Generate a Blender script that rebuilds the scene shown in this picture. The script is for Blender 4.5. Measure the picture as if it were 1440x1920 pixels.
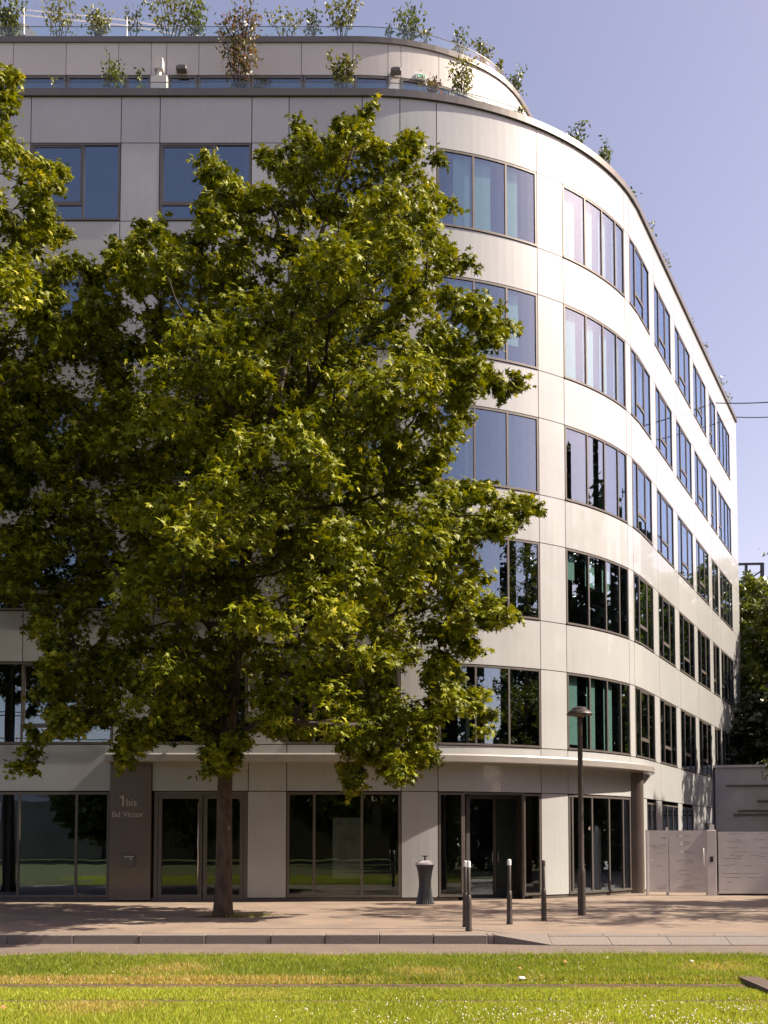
import bpy, math, random
import numpy as np
from mathutils import Vector, Matrix
R = math.radians
random.seed(7); rng = np.random.default_rng(7)
scene = bpy.context.scene
for o in list(bpy.data.objects): bpy.data.objects.remove(o)
col = scene.collection

# ------------------------------------------------------------------ camera
FPX, CY, TILT, CAMH = 1944.0, 1462.0, R(3.2), 1.65
TT, CA, SA = math.tan(TILT), math.cos(TILT), math.sin(TILT)
cam_d = bpy.data.cameras.new('camera'); cam = bpy.data.objects.new('camera', cam_d); col.objects.link(cam)
cam.location = (0, 0, CAMH); cam.rotation_euler = (R(90) + TILT, 0, 0)
cam_d.sensor_fit = 'VERTICAL'; cam_d.sensor_height = 36; cam_d.lens = FPX / 1920 * 36
cam_d.shift_y = (CY - 960) / 1920; cam_d.clip_end = 2000; cam_d.clip_start = .1
scene.camera = cam
# ------------------------------------------------------------------ light
SUN_EL, SUN_B = R(44), R(2.5)
sdir = Vector((math.cos(SUN_EL) * math.cos(SUN_B), -math.cos(SUN_EL) * math.sin(SUN_B), math.sin(SUN_EL)))
w = bpy.data.worlds.new('World'); scene.world = w; w.use_nodes = True
nt = w.node_tree; nt.nodes.clear()
sky = nt.nodes.new('ShaderNodeTexSky'); sky.sky_type = 'NISHITA'; sky.sun_disc = False
sky.sun_elevation = SUN_EL; sky.sun_rotation = math.atan2(sdir.x, sdir.y)
sky.air_density = 1.0; sky.dust_density = 1.6; sky.ozone_density = 1.6; sky.altitude = 50
tint = nt.nodes.new('ShaderNodeMix'); tint.data_type = 'RGBA'; tint.blend_type = 'MULTIPLY'; tint.inputs[0].default_value = 1
tint.inputs[7].default_value = (1.24, .885, .79, 1)
bg = nt.nodes.new('ShaderNodeBackground'); bg.inputs[1].default_value = .114
wo = nt.nodes.new('ShaderNodeOutputWorld')
nt.links.new(sky.outputs[0], tint.inputs[6]); nt.links.new(tint.outputs[2], bg.inputs[0]); nt.links.new(bg.outputs[0], wo.inputs[0])
sl = bpy.data.lights.new('sun', 'SUN'); so = bpy.data.objects.new('sun', sl); col.objects.link(so)
sl.energy = 5.0; sl.angle = R(.53); sl.color = (1.0, .875, .715)
so.rotation_euler = sdir.to_track_quat('Z', 'Y').to_euler()
scene.view_settings.view_transform = 'Standard'; scene.view_settings.look = 'None'
scene.view_settings.exposure = 1.15; scene.view_settings.gamma = 1
scene.render.engine = 'CYCLES'
scene.cycles.max_bounces = 8; scene.cycles.transparent_max_bounces = 12; scene.cycles.diffuse_bounces = 2
scene.cycles.caustics_reflective = False; scene.cycles.caustics_refractive = False

def inv(px, py, Y):
    """world point at depth Y seen at photo pixel"""
    t = (CY - py) / FPX
    Z = Y * (t + TT) / (1 - t * TT)
    d = Y * CA + Z * SA
    return Vector(((px - 720) / FPX * d, Y, Z + CAMH))
def proj(p):
    z = p[2] - CAMH; d = p[1] * CA + z * SA
    return 720 + FPX * p[0] / d, CY - FPX * (z * CA - p[1] * SA) / d
def ground_Y(py, z=0.0):
    t = (CY - py) / FPX; k = (t + TT) / (1 - t * TT)
    return (z - CAMH) / k
def gpt(px, py, z=0.0): return inv(px, py, ground_Y(py, z))

# ------------------------------------------------------------------ materials
def nodes_mat(name):
    m = bpy.data.materials.new(name); m.use_nodes = True
    n = m.node_tree; b = n.nodes['Principled BSDF']; return m, n, b
def mat(name, c, rough=.6, metal=0, var=.0, scale=6, bump=0, bscale=40, coat=0, spec=.5, obj_var=0, c2=None, detail=4, stretch=None, streak=0):
    m, n, b = nodes_mat(name)
    b.inputs['Roughness'].default_value = rough; b.inputs['Metallic'].default_value = metal
    b.inputs['Specular IOR Level'].default_value = spec
    if coat:
        b.inputs['Coat Weight'].default_value = coat; b.inputs['Coat Roughness'].default_value = .03
    L = n.links.new
    tc = n.nodes.new('ShaderNodeTexCoord'); src = tc.outputs['Object']
    g = n.nodes.new('ShaderNodeNewGeometry'); src = g.outputs['Position']
    if stretch:
        mp = n.nodes.new('ShaderNodeMapping'); mp.inputs['Scale'].default_value = stretch; L(src, mp.inputs[0]); src = mp.outputs[0]
    cc = c
    b.inputs['Base Color'].default_value = (*c, 1)
    outc = None
    if var or c2:
        t = n.nodes.new('ShaderNodeTexNoise'); t.inputs['Scale'].default_value = scale; t.inputs['Detail'].default_value = detail; t.inputs['Roughness'].default_value = .62
        L(src, t.inputs['Vector'])
        mx = n.nodes.new('ShaderNodeMix'); mx.data_type = 'RGBA'
        r = n.nodes.new('ShaderNodeMapRange'); r.inputs[1].default_value = .3; r.inputs[2].default_value = .7
        L(t.outputs[0], r.inputs[0]); L(r.outputs[0], mx.inputs[0])
        lo = [v * (1 - var) for v in c]; hi = c2 if c2 else [min(1, v * (1 + var)) for v in c]
        mx.inputs[6].default_value = (*lo, 1); mx.inputs[7].default_value = (*hi, 1)
        outc = mx.outputs[2]
    if streak and outc:
        mp2 = n.nodes.new('ShaderNodeMapping'); mp2.inputs['Scale'].default_value = (9, 9, .35); L(g.outputs['Position'], mp2.inputs[0])
        t3 = n.nodes.new('ShaderNodeTexNoise'); t3.inputs['Scale'].default_value = 1.6; t3.inputs['Detail'].default_value = 5; L(mp2.outputs[0], t3.inputs['Vector'])
        r3 = n.nodes.new('ShaderNodeMapRange'); r3.inputs[1].default_value = .35; r3.inputs[2].default_value = .75; r3.inputs[3].default_value = 1.03; r3.inputs[4].default_value = 1-streak; L(t3.outputs[0], r3.inputs[0])
        m3 = n.nodes.new('ShaderNodeMix'); m3.data_type = 'RGBA'; m3.blend_type = 'MULTIPLY'; m3.inputs[0].default_value = 1; L(outc, m3.inputs[6]); L(r3.outputs[0], m3.inputs[7]); outc = m3.outputs[2]
    if obj_var:
        oi = n.nodes.new('ShaderNodeObjectInfo'); r2 = n.nodes.new('ShaderNodeMapRange')
        r2.inputs[3].default_value = 1 - obj_var; r2.inputs[4].default_value = 1 + obj_var * .4; L(oi.outputs['Random'], r2.inputs[0])
        m2 = n.nodes.new('ShaderNodeMix'); m2.data_type = 'RGBA'; m2.blend_type = 'MULTIPLY'; m2.inputs[0].default_value = 1
        if outc: L(outc, m2.inputs[6])
        else: m2.inputs[6].default_value = (*c, 1)
        L(r2.outputs[0], m2.inputs[7]); outc = m2.outputs[2]
    if outc: L(outc, b.inputs['Base Color'])
    if bump:
        t2 = n.nodes.new('ShaderNodeTexNoise'); t2.inputs['Scale'].default_value = bscale; t2.inputs['Detail'].default_value = 3
        L(src, t2.inputs['Vector'])
        bp = n.nodes.new('ShaderNodeBump'); bp.inputs['Strength'].default_value = bump; bp.inputs['Distance'].default_value = .02
        L(t2.outputs[0], bp.inputs['Height']); L(bp.outputs[0], b.inputs['Normal'])
        if coat: L(bp.outputs[0], b.inputs['Coat Normal'])
    return m
M = {}
M['panel'] = mat('facade_panel', (.425, .437, .437), .32, var=.05, scale=.8, bump=.035, bscale=1.3, coat=.55, obj_var=.07, streak=.035)
M['panel_up'] = mat('penthouse_panel', (.52, .50, .48), .5, var=.05, scale=1, obj_var=.05)
M['core'] = mat('wall_core', (.035, .032, .03), .9)  # near-black backing, puts the shadow of the panel joints into the colour
M['frame'] = mat('window_frame', (.12, .106, .097), .45, metal=.3, var=.1, scale=5)
M['coping'] = mat('coping_metal', (.13, .118, .11), .4, metal=.35, var=.08, scale=2)
M['canopy'] = mat('canopy_metal', (.36, .34, .32), .35, metal=.25, var=.08, scale=2, coat=.3)
M['taupe'] = mat('taupe_panel', (.125, .10, .088), .35, var=.1, scale=1.5, coat=.5, bump=.03, bscale=1.5)
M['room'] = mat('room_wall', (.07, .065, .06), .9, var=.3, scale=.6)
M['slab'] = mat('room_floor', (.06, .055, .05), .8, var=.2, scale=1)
M['blind'] = mat('roller_blind', (.30, .49, .47), .8, var=.06, scale=3)
M['reflection_curtain'] = mat('reflection_curtain', (.5, .52, .56), .85, var=.1, scale=8)
M['white'] = mat('white_paint', (.75, .74, .72), .45, var=.06, scale=5)
M['roof'] = mat('roof_gravel', (.3, .29, .27), .95, var=.3, scale=30)
M['gate'] = mat('gate_paint', (.62, .585, .59), .45, var=.06, scale=3, metal=.1)
M['lamp'] = mat('lamp_paint', (.055, .042, .036), .5, metal=.2, var=.25, scale=20)
M['bin'] = mat('bin_paint', (.075, .078, .085), .42, metal=.3, var=.15, scale=12)
M['bark'] = mat('plane_bark', (.03, .02, .013), .9, c2=(.12, .083, .052), scale=7, bump=.8, bscale=25, stretch=(1, 1, .35))
M['twig'] = mat('twig_bark', (.04, .028, .02), .9, var=.3, scale=20)
M['sidewalk'] = mat('sidewalk_asphalt', (.238, .182, .140), .88, var=.22, scale=.9, bump=.5, bscale=260, detail=10, streak=0)
M['road'] = mat('road_asphalt', (.165, .13, .105), .9, var=.14, scale=2, bump=.6, bscale=200, detail=10)
M['granite'] = mat('granite', (.14, .12, .105), .85, c2=(.27, .235, .21), scale=70, bump=.7, bscale=60, obj_var=.12)
M['soil'] = mat('soil', (.055, .034, .022), 1, c2=(.15, .09, .055), scale=5, bump=1, bscale=50)
M['lawn'] = mat('lawn_soil', (.05, .065, .012), 1, c2=(.12, .12, .035), scale=6, bump=1, bscale=60)
M['land'] = mat('land', (.06, .058, .045), 1, var=.2, scale=.1)
M['concrete'] = mat('retaining_concrete', (.60, .55, .555), .85, var=.15, scale=1.2, bump=.3, bscale=30)
M['steel'] = mat('dark_steel', (.035, .037, .045), .5, metal=.4)
M['wood'] = mat('track_plate', (.10, .07, .055), .8, var=.35, scale=18, stretch=(1, 8, 1))
M['black'] = mat('black', (.02, .02, .02), .5)
M['green'] = mat('sign_green', (.02, .30, .16), .5)
M['letter'] = mat('lettering', (.52, .47, .42), .4)
M['chrome'] = mat('brushed_steel', (.55, .52, .48), .3, metal=.9)
M['facade2'] = mat('opposite_facade', (.55, .53, .52), .7, var=.08, scale=.5)
M['opwin'] = mat('opposite_window', (.05, .06, .07), .2)
M['opwall'] = mat('low_building_wall', (.20, .185, .15), .8, var=.2, scale=.4)
M['red'] = mat('flag_red', (.55, .03, .04), .8); M['blue'] = mat('flag_blue', (.03, .06, .35), .8)
M['petal'] = mat('clover_white', (.75, .70, .60), .9)
M['dead'] = mat('dead_leaf', (.35, .16, .06), .8, var=.3, scale=30)
M['poster'] = mat('poster', (.16, .155, .14), .8)

def glass_mat(nm='window_glass', base=.17, glc=(.66, .80, 1, 1)):
    m = bpy.data.materials.new(nm); m.use_nodes = True; n = m.node_tree; n.nodes.clear(); L = n.links.new
    out = n.nodes.new('ShaderNodeOutputMaterial'); mx = n.nodes.new('ShaderNodeMixShader')
    tr = n.nodes.new('ShaderNodeBsdfTransparent'); tr.inputs[0].default_value = (.84, .90, .88, 1)
    gl = n.nodes.new('ShaderNodeBsdfGlossy'); gl.inputs['Roughness'].default_value = .0; gl.inputs[0].default_value = glc
    lw = n.nodes.new('ShaderNodeLayerWeight'); lw.inputs['Blend'].default_value = .5
    pw = n.nodes.new('ShaderNodeMath'); pw.operation = 'POWER'; pw.inputs[1].default_value = 3.6
    mr = n.nodes.new('ShaderNodeMapRange'); mr.inputs[3].default_value = base; mr.inputs[4].default_value = 1
    g = n.nodes.new('ShaderNodeNewGeometry'); t = n.nodes.new('ShaderNodeTexNoise'); t.inputs['Scale'].default_value = .9; t.inputs['Detail'].default_value = 1
    mp = n.nodes.new('ShaderNodeMapping'); mp.inputs['Scale'].default_value = (1.4, 1.4, .7)
    bp = n.nodes.new('ShaderNodeBump'); bp.inputs['Strength'].default_value = .035; bp.inputs['Distance'].default_value = .04
    L(g.outputs['Position'], mp.inputs[0]); L(mp.outputs[0], t.inputs['Vector']); L(t.outputs[0], bp.inputs['Height']); L(bp.outputs[0], gl.inputs['Normal'])
    L(lw.outputs['Facing'], pw.inputs[0]); L(pw.outputs[0], mr.inputs[0]); L(mr.outputs[0], mx.inputs[0])
    L(tr.outputs[0], mx.inputs[1]); L(gl.outputs[0], mx.inputs[2]); L(mx.outputs[0], out.inputs[0])
    return m
M['glass'] = glass_mat(); M['shop'] = glass_mat('shopfront_glass', .065, (.85, .92, .95, 1))
def clear_glass():
    m = bpy.data.materials.new('railing_glass'); m.use_nodes = True; n = m.node_tree; n.nodes.clear(); L = n.links.new
    out = n.nodes.new('ShaderNodeOutputMaterial'); mx = n.nodes.new('ShaderNodeMixShader'); mx.inputs[0].default_value = .06
    tr = n.nodes.new('ShaderNodeBsdfTransparent'); tr.inputs[0].default_value = (.93, .98, .975, 1)
    gl = n.nodes.new('ShaderNodeBsdfGlossy'); gl.inputs['Roughness'].default_value = .02
    L(tr.outputs[0], mx.inputs[1]); L(gl.outputs[0], mx.inputs[2]); L(mx.outputs[0], out.inputs[0]); return m
M['clear'] = clear_glass()
def leaf_mat(name, dark, light, tr, trw=.38, rough=.38, spec=.5, hi=None):
    m = bpy.data.materials.new(name); m.use_nodes = True; n = m.node_tree; b = n.nodes['Principled BSDF']; L = n.links.new
    at = n.nodes.new('ShaderNodeAttribute'); at.attribute_name = 'tint'
    cr = n.nodes.new('ShaderNodeValToRGB'); e = cr.color_ramp.elements
    e[0].color = (*dark, 1); e[1].color = (*light, 1)
    if hi:
        e[1].position = .8; x = e.new(1.0); x.color = (*hi, 1)
    L(at.outputs['Fac'], cr.inputs[0]); L(cr.outputs[0], b.inputs['Base Color'])
    b.inputs['Roughness'].default_value = rough; b.inputs['Specular IOR Level'].default_value = spec
    t = n.nodes.new('ShaderNodeBsdfTranslucent'); mul = n.nodes.new('ShaderNodeMix'); mul.data_type = 'RGBA'; mul.blend_type = 'MULTIPLY'; mul.inputs[0].default_value = 1
    L(cr.outputs[0], mul.inputs[6]); mul.inputs[7].default_value = (*tr, 1); L(mul.outputs[2], t.inputs[0])
    mx = n.nodes.new('ShaderNodeMixShader'); mx.inputs[0].default_value = trw
    L(b.outputs[0], mx.inputs[1]); L(t.outputs[0], mx.inputs[2]); L(mx.outputs[0], n.nodes['Material Output'].inputs[0])
    mul.clamp_result = False
    return m
M['leaf'] = leaf_mat('plane_leaf', (.028, .044, .002), (.235, .262, .006), (1.8, 1.6, .5), hi=(.40, .37, .03), rough=.5, trw=.17, spec=.25)
M['shrub_leaf'] = leaf_mat('roof_leaf', (.035, .05, .012), (.12, .15, .03), (1.6, 1.6, .8), .3)
M['shrub_olive'] = leaf_mat('roof_leaf_olive', (.06, .075, .012), (.20, .21, .035), (1.5, 1.4, .8), .3)
M['shrub_red'] = leaf_mat('roof_leaf_red', (.07, .075, .025), (.18, .16, .06), (1.3, 1.1, .8), .3, hi=(.25, .06, .04))
M['far_leaf'] = leaf_mat('far_leaf', (.035, .05, .008), (.15, .18, .02), (1.9, 1.8, .8), .3)
M['dark_leaf'] = leaf_mat('dark_leaf', (.022, .035, .014), (.05, .07, .02), (1.4, 1.4, .8), .2)
M['grass'] = leaf_mat('grass_blade', (.12, .17, .014), (.40, .44, .055), (1.6, 1.6, .8), .35, rough=.5, spec=.3, hi=(.48, .31, .16))

# ------------------------------------------------------------------ mesh helpers
class MB:
    def __init__(s): s.v = []; s.f = []
    def quad_prism(s, a, b):                      # a,b: two 4-lists (rings) -> closed hexahedron
        i = len(s.v); s.v += [tuple(p) for p in a] + [tuple(p) for p in b]
        s.f += [(i+3, i+2, i+1, i), (i+4, i+5, i+6, i+7)] + [(i+k, i+(k+1) % 4, i+4+(k+1) % 4, i+4+k) for k in range(4)]
    def box(s, x0, x1, y0, y1, z0, z1):
        s.quad_prism([(x0, y0, z0), (x1, y0, z0), (x1, y1, z0), (x0, y1, z0)], [(x0, y0, z1), (x1, y0, z1), (x1, y1, z1), (x0, y1, z1)])
    def tube(s, pts, rad, n=8, cap=True):
        pts = [Vector(p) for p in pts]
        rad = rad if hasattr(rad, '__len__') else [rad] * len(pts)
        base = len(s.v); t0 = (pts[1] - pts[0]).normalized()
        u = t0.orthogonal().normalized()
        for k, p in enumerate(pts):
            t = (pts[min(k+1, len(pts)-1)] - pts[max(k-1, 0)])
            t = t.normalized() if t.length > 1e-9 else t0
            u = (u - t * u.dot(t)); u = u.normalized() if u.length > 1e-6 else t.orthogonal().normalized()
            v = t.cross(u)
            for j in range(n):
                a = 2 * math.pi * j / n
                s.v.append(tuple(p + (u * math.cos(a) + v * math.sin(a)) * rad[k]))
        for k in range(len(pts)-1):
            for j in range(n):
                a = base + k*n + j; b = base + k*n + (j+1) % n
                s.f.append((a, b, b+n, a+n))
        if cap:
            s.f.append(tuple(base + j for j in reversed(range(n)))); s.f.append(tuple(base + (len(pts)-1)*n + j for j in range(n)))
    def lathe(s, prof, n=24, c=(0, 0, 0), flute=0, nf=24):
        base = len(s.v)
        for k, (r, z) in enumerate(prof):
            for j in range(n):
                a = 2*math.pi*j/n
                rr = r * (1 + (flute if (flute and r > .05 and (j % 2)) else 0))
                s.v.append((c[0]+rr*math.cos(a), c[1]+rr*math.sin(a), c[2]+z))
        for k in range(len(prof)-1):
            for j in range(n):
                a = base+k*n+j; b = base+k*n+(j+1) % n
                s.f.append((a, b, b+n, a+n))
        s.f.append(tuple(base + j for j in reversed(range(n)))); s.f.append(tuple(base+(len(prof)-1)*n+j for j in range(n)))
    def slab(s, path, s0, s1, z0, z1, o0, o1, n=None):    # curved slab on a path; o0 outer offset, o1 inner
        if n is None: n = path.segs(s0, s1)
        base = len(s.v)
        for k in range(n+1):
            q = s0 + (s1-s0)*k/n
            a = path.off(q, o0); b = path.off(q, o1)
            s.v += [(a[0], a[1], z0), (a[0], a[1], z1), (b[0], b[1], z1), (b[0], b[1], z0)]
        for k in range(n):
            i = base + 4*k
            for j in range(4):
                s.f.append((i+j, i+(j+1) % 4, i+4+(j+1) % 4, i+4+j))
        s.f.append((base+3, base+2, base+1, base)); e = base+4*n; s.f.append((e, e+1, e+2, e+3))
    def mesh(s, name, m, smooth=False):
        me = bpy.data.meshes.new(name); me.from_pydata(s.v, [], s.f); me.materials.append(m); me.validate()
        import bmesh
        bm = bmesh.new(); bm.from_mesh(me); bmesh.ops.recalc_face_normals(bm, faces=bm.faces); bm.to_mesh(me); bm.free()
        if smooth:
            for p in me.polygons: p.use_smooth = True
        return me
    def build(s, name, m, parent=None, smooth=False, sharp=None):
        me = s.mesh(name, m, smooth or bool(sharp))
        if sharp: me.set_sharp_from_angle(angle=R(sharp))
        return link(name, me, parent)
def link(name, me, parent=None):
    o = bpy.data.objects.new(name, me); col.objects.link(o)
    if parent is not None:
        o.parent = parent; o.matrix_parent_inverse = Matrix.Translation(-world_loc(parent))
    return o
def world_loc(o):
    v = Vector(o.location)
    if o.parent: v = Vector(o.matrix_parent_inverse.translation) + v + world_loc(o.parent)
    return v
def tag(o, label=None, cat=None, group=None, kind=None):
    if label: o['label'] = label
    if cat: o['category'] = cat
    if group: o['group'] = group
    if kind: o['kind'] = kind
    return o
def empty(name, loc, label=None, cat=None, group=None, kind=None):
    o = bpy.data.objects.new(name, None); col.objects.link(o); o.location = loc; o.empty_display_size = .3
    return tag(o, label, cat, group, kind)
def bevel(o, wd=.01, seg=1):
    m = o.modifiers.new('b', 'BEVEL'); m.width = wd; m.segments = seg; m.limit_method = 'ANGLE'; return o

class Path:
    def __init__(s, pts):
        s.p = np.array(pts, float); d = np.diff(s.p, axis=0); l = np.hypot(d[:, 0], d[:, 1])
        s.s = np.concatenate([[0], np.cumsum(l)]); s.L = s.s[-1]
        t = np.gradient(s.p, s.s, axis=0); t /= np.linalg.norm(t, axis=1)[:, None]
        s.n = np.stack([t[:, 1], -t[:, 0]], 1)
    def off(s, q, o=0):
        x = np.interp(q, s.s, s.p[:, 0]); y = np.interp(q, s.s, s.p[:, 1])
        a = np.interp(q, s.s, s.n[:, 0]); b = np.interp(q, s.s, s.n[:, 1])
        l = math.hypot(a, b); return (x + a/l*o, y + b/l*o)
    def nrm(s, q):
        a = np.interp(q, s.s, s.n[:, 0]); b = np.interp(q, s.s, s.n[:, 1]); l = math.hypot(a, b); return a/l, b/l
    def segs(s, a, b):
        n0, n1 = s.nrm(a), s.nrm(b); ang = math.acos(max(-1, min(1, n0[0]*n1[0]+n0[1]*n1[1])))
        return max(1, int(math.ceil(ang / R(1.6))))
    def at_px(s, px, z, o=0):
        lo, hi = 0.0, s.L
        for _ in range(50):
            m = (lo+hi)/2; p = s.off(m, o)
            if proj((p[0], p[1], z))[0] < px: lo = m
            else: hi = m
        return (lo+hi)/2
# main facade path
T = 5.9; phi = math.atan2(1, .5243); RAD = T / math.tan(phi/2); XC = 5.43
pts = [(x, 27.0) for x in np.linspace(-19, XC-T-.05, 20)]
for k in range(0, 91):
    a = phi*k/90; pts.append((XC-T+RAD*math.sin(a), 27+RAD-RAD*math.cos(a)))
ax, ay = pts[-1]
for t in np.linspace(.3, (49.07-ay)/math.sin(phi), 30): pts.append((ax+t*math.cos(phi), ay+t*math.sin(phi)))
MP = Path(pts)
# penthouse path
def catmull(P, n=10):
    out = []
    for i in range(1, len(P)-2):
        p0, p1, p2, p3 = map(np.array, P[i-1:i+3])
        for k in range(n):
            t = k/n; out.append(tuple(.5*((2*p1)+(-p0+p2)*t+(2*p0-5*p1+4*p2-p3)*t*t+(-p0+3*p1-3*p2+p3)*t**3)))
    return out
pp = [(-19, 29), (-6, 29), (-2, 29), (-.6, 29.0), (.5, 29.10), (1.62, 29.40), (2.65, 29.87), (3.49, 30.46), (4.16, 31.25), (4.75, 32.3), (5.6, 33.92), (9, 40.4), (13, 48)]
pc = [(-19, 29), (-12, 29)] + catmull([(-9, 29)]+pp[1:], 12) + [(11, 44.2)]
PP = Path(pc)

# ------------------------------------------------------------------ ground
def sheet(name, x0, x1, y0, y1, z, m, nx=1, ny=1, fn=None, kind='structure'):
    v = []; f = []
    for j in range(ny+1):
        for i in range(nx+1):
            x = x0+(x1-x0)*i/nx; y = y0+(y1-y0)*j/ny; v.append((x, y, fn(x, y) if fn else z))
    for j in range(ny):
        for i in range(nx):
            a = j*(nx+1)+i; f.append((a, a+1, a+nx+2, a+nx+1))
    me = bpy.data.meshes.new(name); me.from_pydata(v, [], f); me.materials.append(m)
    o = link(name, me); tag(o, kind=kind); return o
YG = ground_Y(1793, -.15)       # far edge of the lawn
YK = ground_Y(1770, -.15)       # kerb foot
sheet('ground', -700, 700, -500, 900, -.26, M['land'])
sheet('lawn', -80, 80, -33.9, YG-.02, -.165, M['lawn'])
sheet('road', -60, 60, YG-.02, YK+.3, -.150, M['road'])
b = MB(); b.box(-60, 60, YG-.02, YG+.10, -.2, -.145); eo = b.build('edging_strip', M['granite']); tag(eo, kind='structure')
xr0 = gpt(925, 1752)[0]; xr1 = xr0 + .95
def sw(x, y):
    return 0.0
b = MB(); b.box(-60, 60, YK+.30, 60, -.24, 0.0); o = b.build('sidewalk', M['sidewalk']); tag(o, kind='structure')
kerb = empty('kerb', (0, YK, -.15), kind='structure')
x = -12.0; k = 0
while x < xr0-.01:
    L_ = 1.12 if x < -2 else .92
    x2 = min(x+L_, xr0)
    b = MB(); dz = random.uniform(-.004, .004)
    b.box(x+.005, x2-.005, YK+random.uniform(-.004, .004), YK+.30, -.2, .003+dz); bevel(b.build('kerb_stone', M['granite'], kerb), .012, 2); x = x2
b = MB(); b.quad_prism([(xr0+.006, YK, -.2), (xr1, YK-.25, -.2), (xr1, YK+.3, -.2), (xr0+.006, YK+.3, -.2)], [(xr0+.006, YK, .003), (xr1, YK-.25, -.142), (xr1, YK+.3, .003), (xr0+.006, YK+.3, .003)])
b.build('kerb_stone', M['granite'], kerb)
x = xr1
while x < 12:
    b = MB(); x2 = x+1.0
    b.quad_prism([(x+.005, YK-.25, -.2), (x2-.005, YK-.25, -.2), (x2-.005, YK+.14, -.2), (x+.005, YK+.14, -.2)], [(x+.005, YK-.25, -.138), (x2-.005, YK-.25, -.138), (x2-.005, YK+.14, -.035), (x+.005, YK+.14, -.035)])
    b.build('ramp_stone', M['granite'], kerb); x = x2
x = xr1
while x < 12:
    b = MB(); x2 = x+.95
    b.quad_prism([(x+.004, YK+.145, -.2), (x2-.004, YK+.145, -.2), (x2-.004, YK+.3, -.2), (x+.004, YK+.3, -.2)], [(x+.004, YK+.145, -.028), (x2-.004, YK+.145, -.028), (x2-.004, YK+.3, .004), (x+.004, YK+.3, .004)])
    b.build('ramp_stone', M['granite'], kerb); x = x2
# flush granite band behind the kerb
band = empty('granite_band', (0, ground_Y(1740), 0), kind='structure')
Yb = ground_Y(1740.5); x = -3.0; xe = gpt(868, 1740)[0]
while x < xe:
    b = MB(); x2 = min(x+.86, xe); b.box(x+.005, x2-.005, Yb-.07, Yb+.07, -.03, .006); b.build('band_stone', M['granite'], band); x = x2
p0 = Vector((xe, Yb, 0)); p1 = Vector((xr0+.3, YK+.36, 0)); d = (p1-p0); nn = Vector((-d.y, d.x, 0)).normalized()*.07
for k in range(3):
    a = p0+d*(k/3+.004); c = p0+d*((k+1)/3-.004)
    b = MB(); b.quad_prism([(a-nn)[:2]+(-.03,), (c-nn)[:2]+(-.03,), (c+nn)[:2]+(-.03,), (a+nn)[:2]+(-.03,)], [(a-nn)[:2]+(.006,), (c-nn)[:2]+(.006,), (c+nn)[:2]+(.006,), (a+nn)[:2]+(.006,)])
    b.build('band_stone', M['granite'], band)
# paler screed in front of the entrance and small covers
def disc(name, c, r, z, m, n=28, sy=1, th=.01):
    b = MB(); b.lathe([(r, 0), (r, th), (r*.98, th+.002)], n, (0, 0, 0)); o = b.build(name, m); o.location = (c[0], c[1], z); return o
c = gpt(645, 1719); o = disc('manhole_cover', c, .30, -.004, M['road']); tag(o, 'round asphalt-filled manhole cover in the sidewalk left of the small rectangular cover', 'manhole')
b = MB(); b.lathe([(.36, 0), (.36, .006), (.33, .006), (.33, 0)], 30); q = b.build('rim', M['granite'], o); q.location = (0, 0, 0.0); q.matrix_parent_inverse = Matrix()
c = gpt(733, 1719); b = MB(); b.box(c[0]-.22, c[0]+.22, c[1]-.15, c[1]+.15, -.01, .006)
o = b.build('service_cover', M['taupe']); tag(o, 'small rectangular metal service cover set in the sidewalk near the litter bin', 'service cover')

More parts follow.
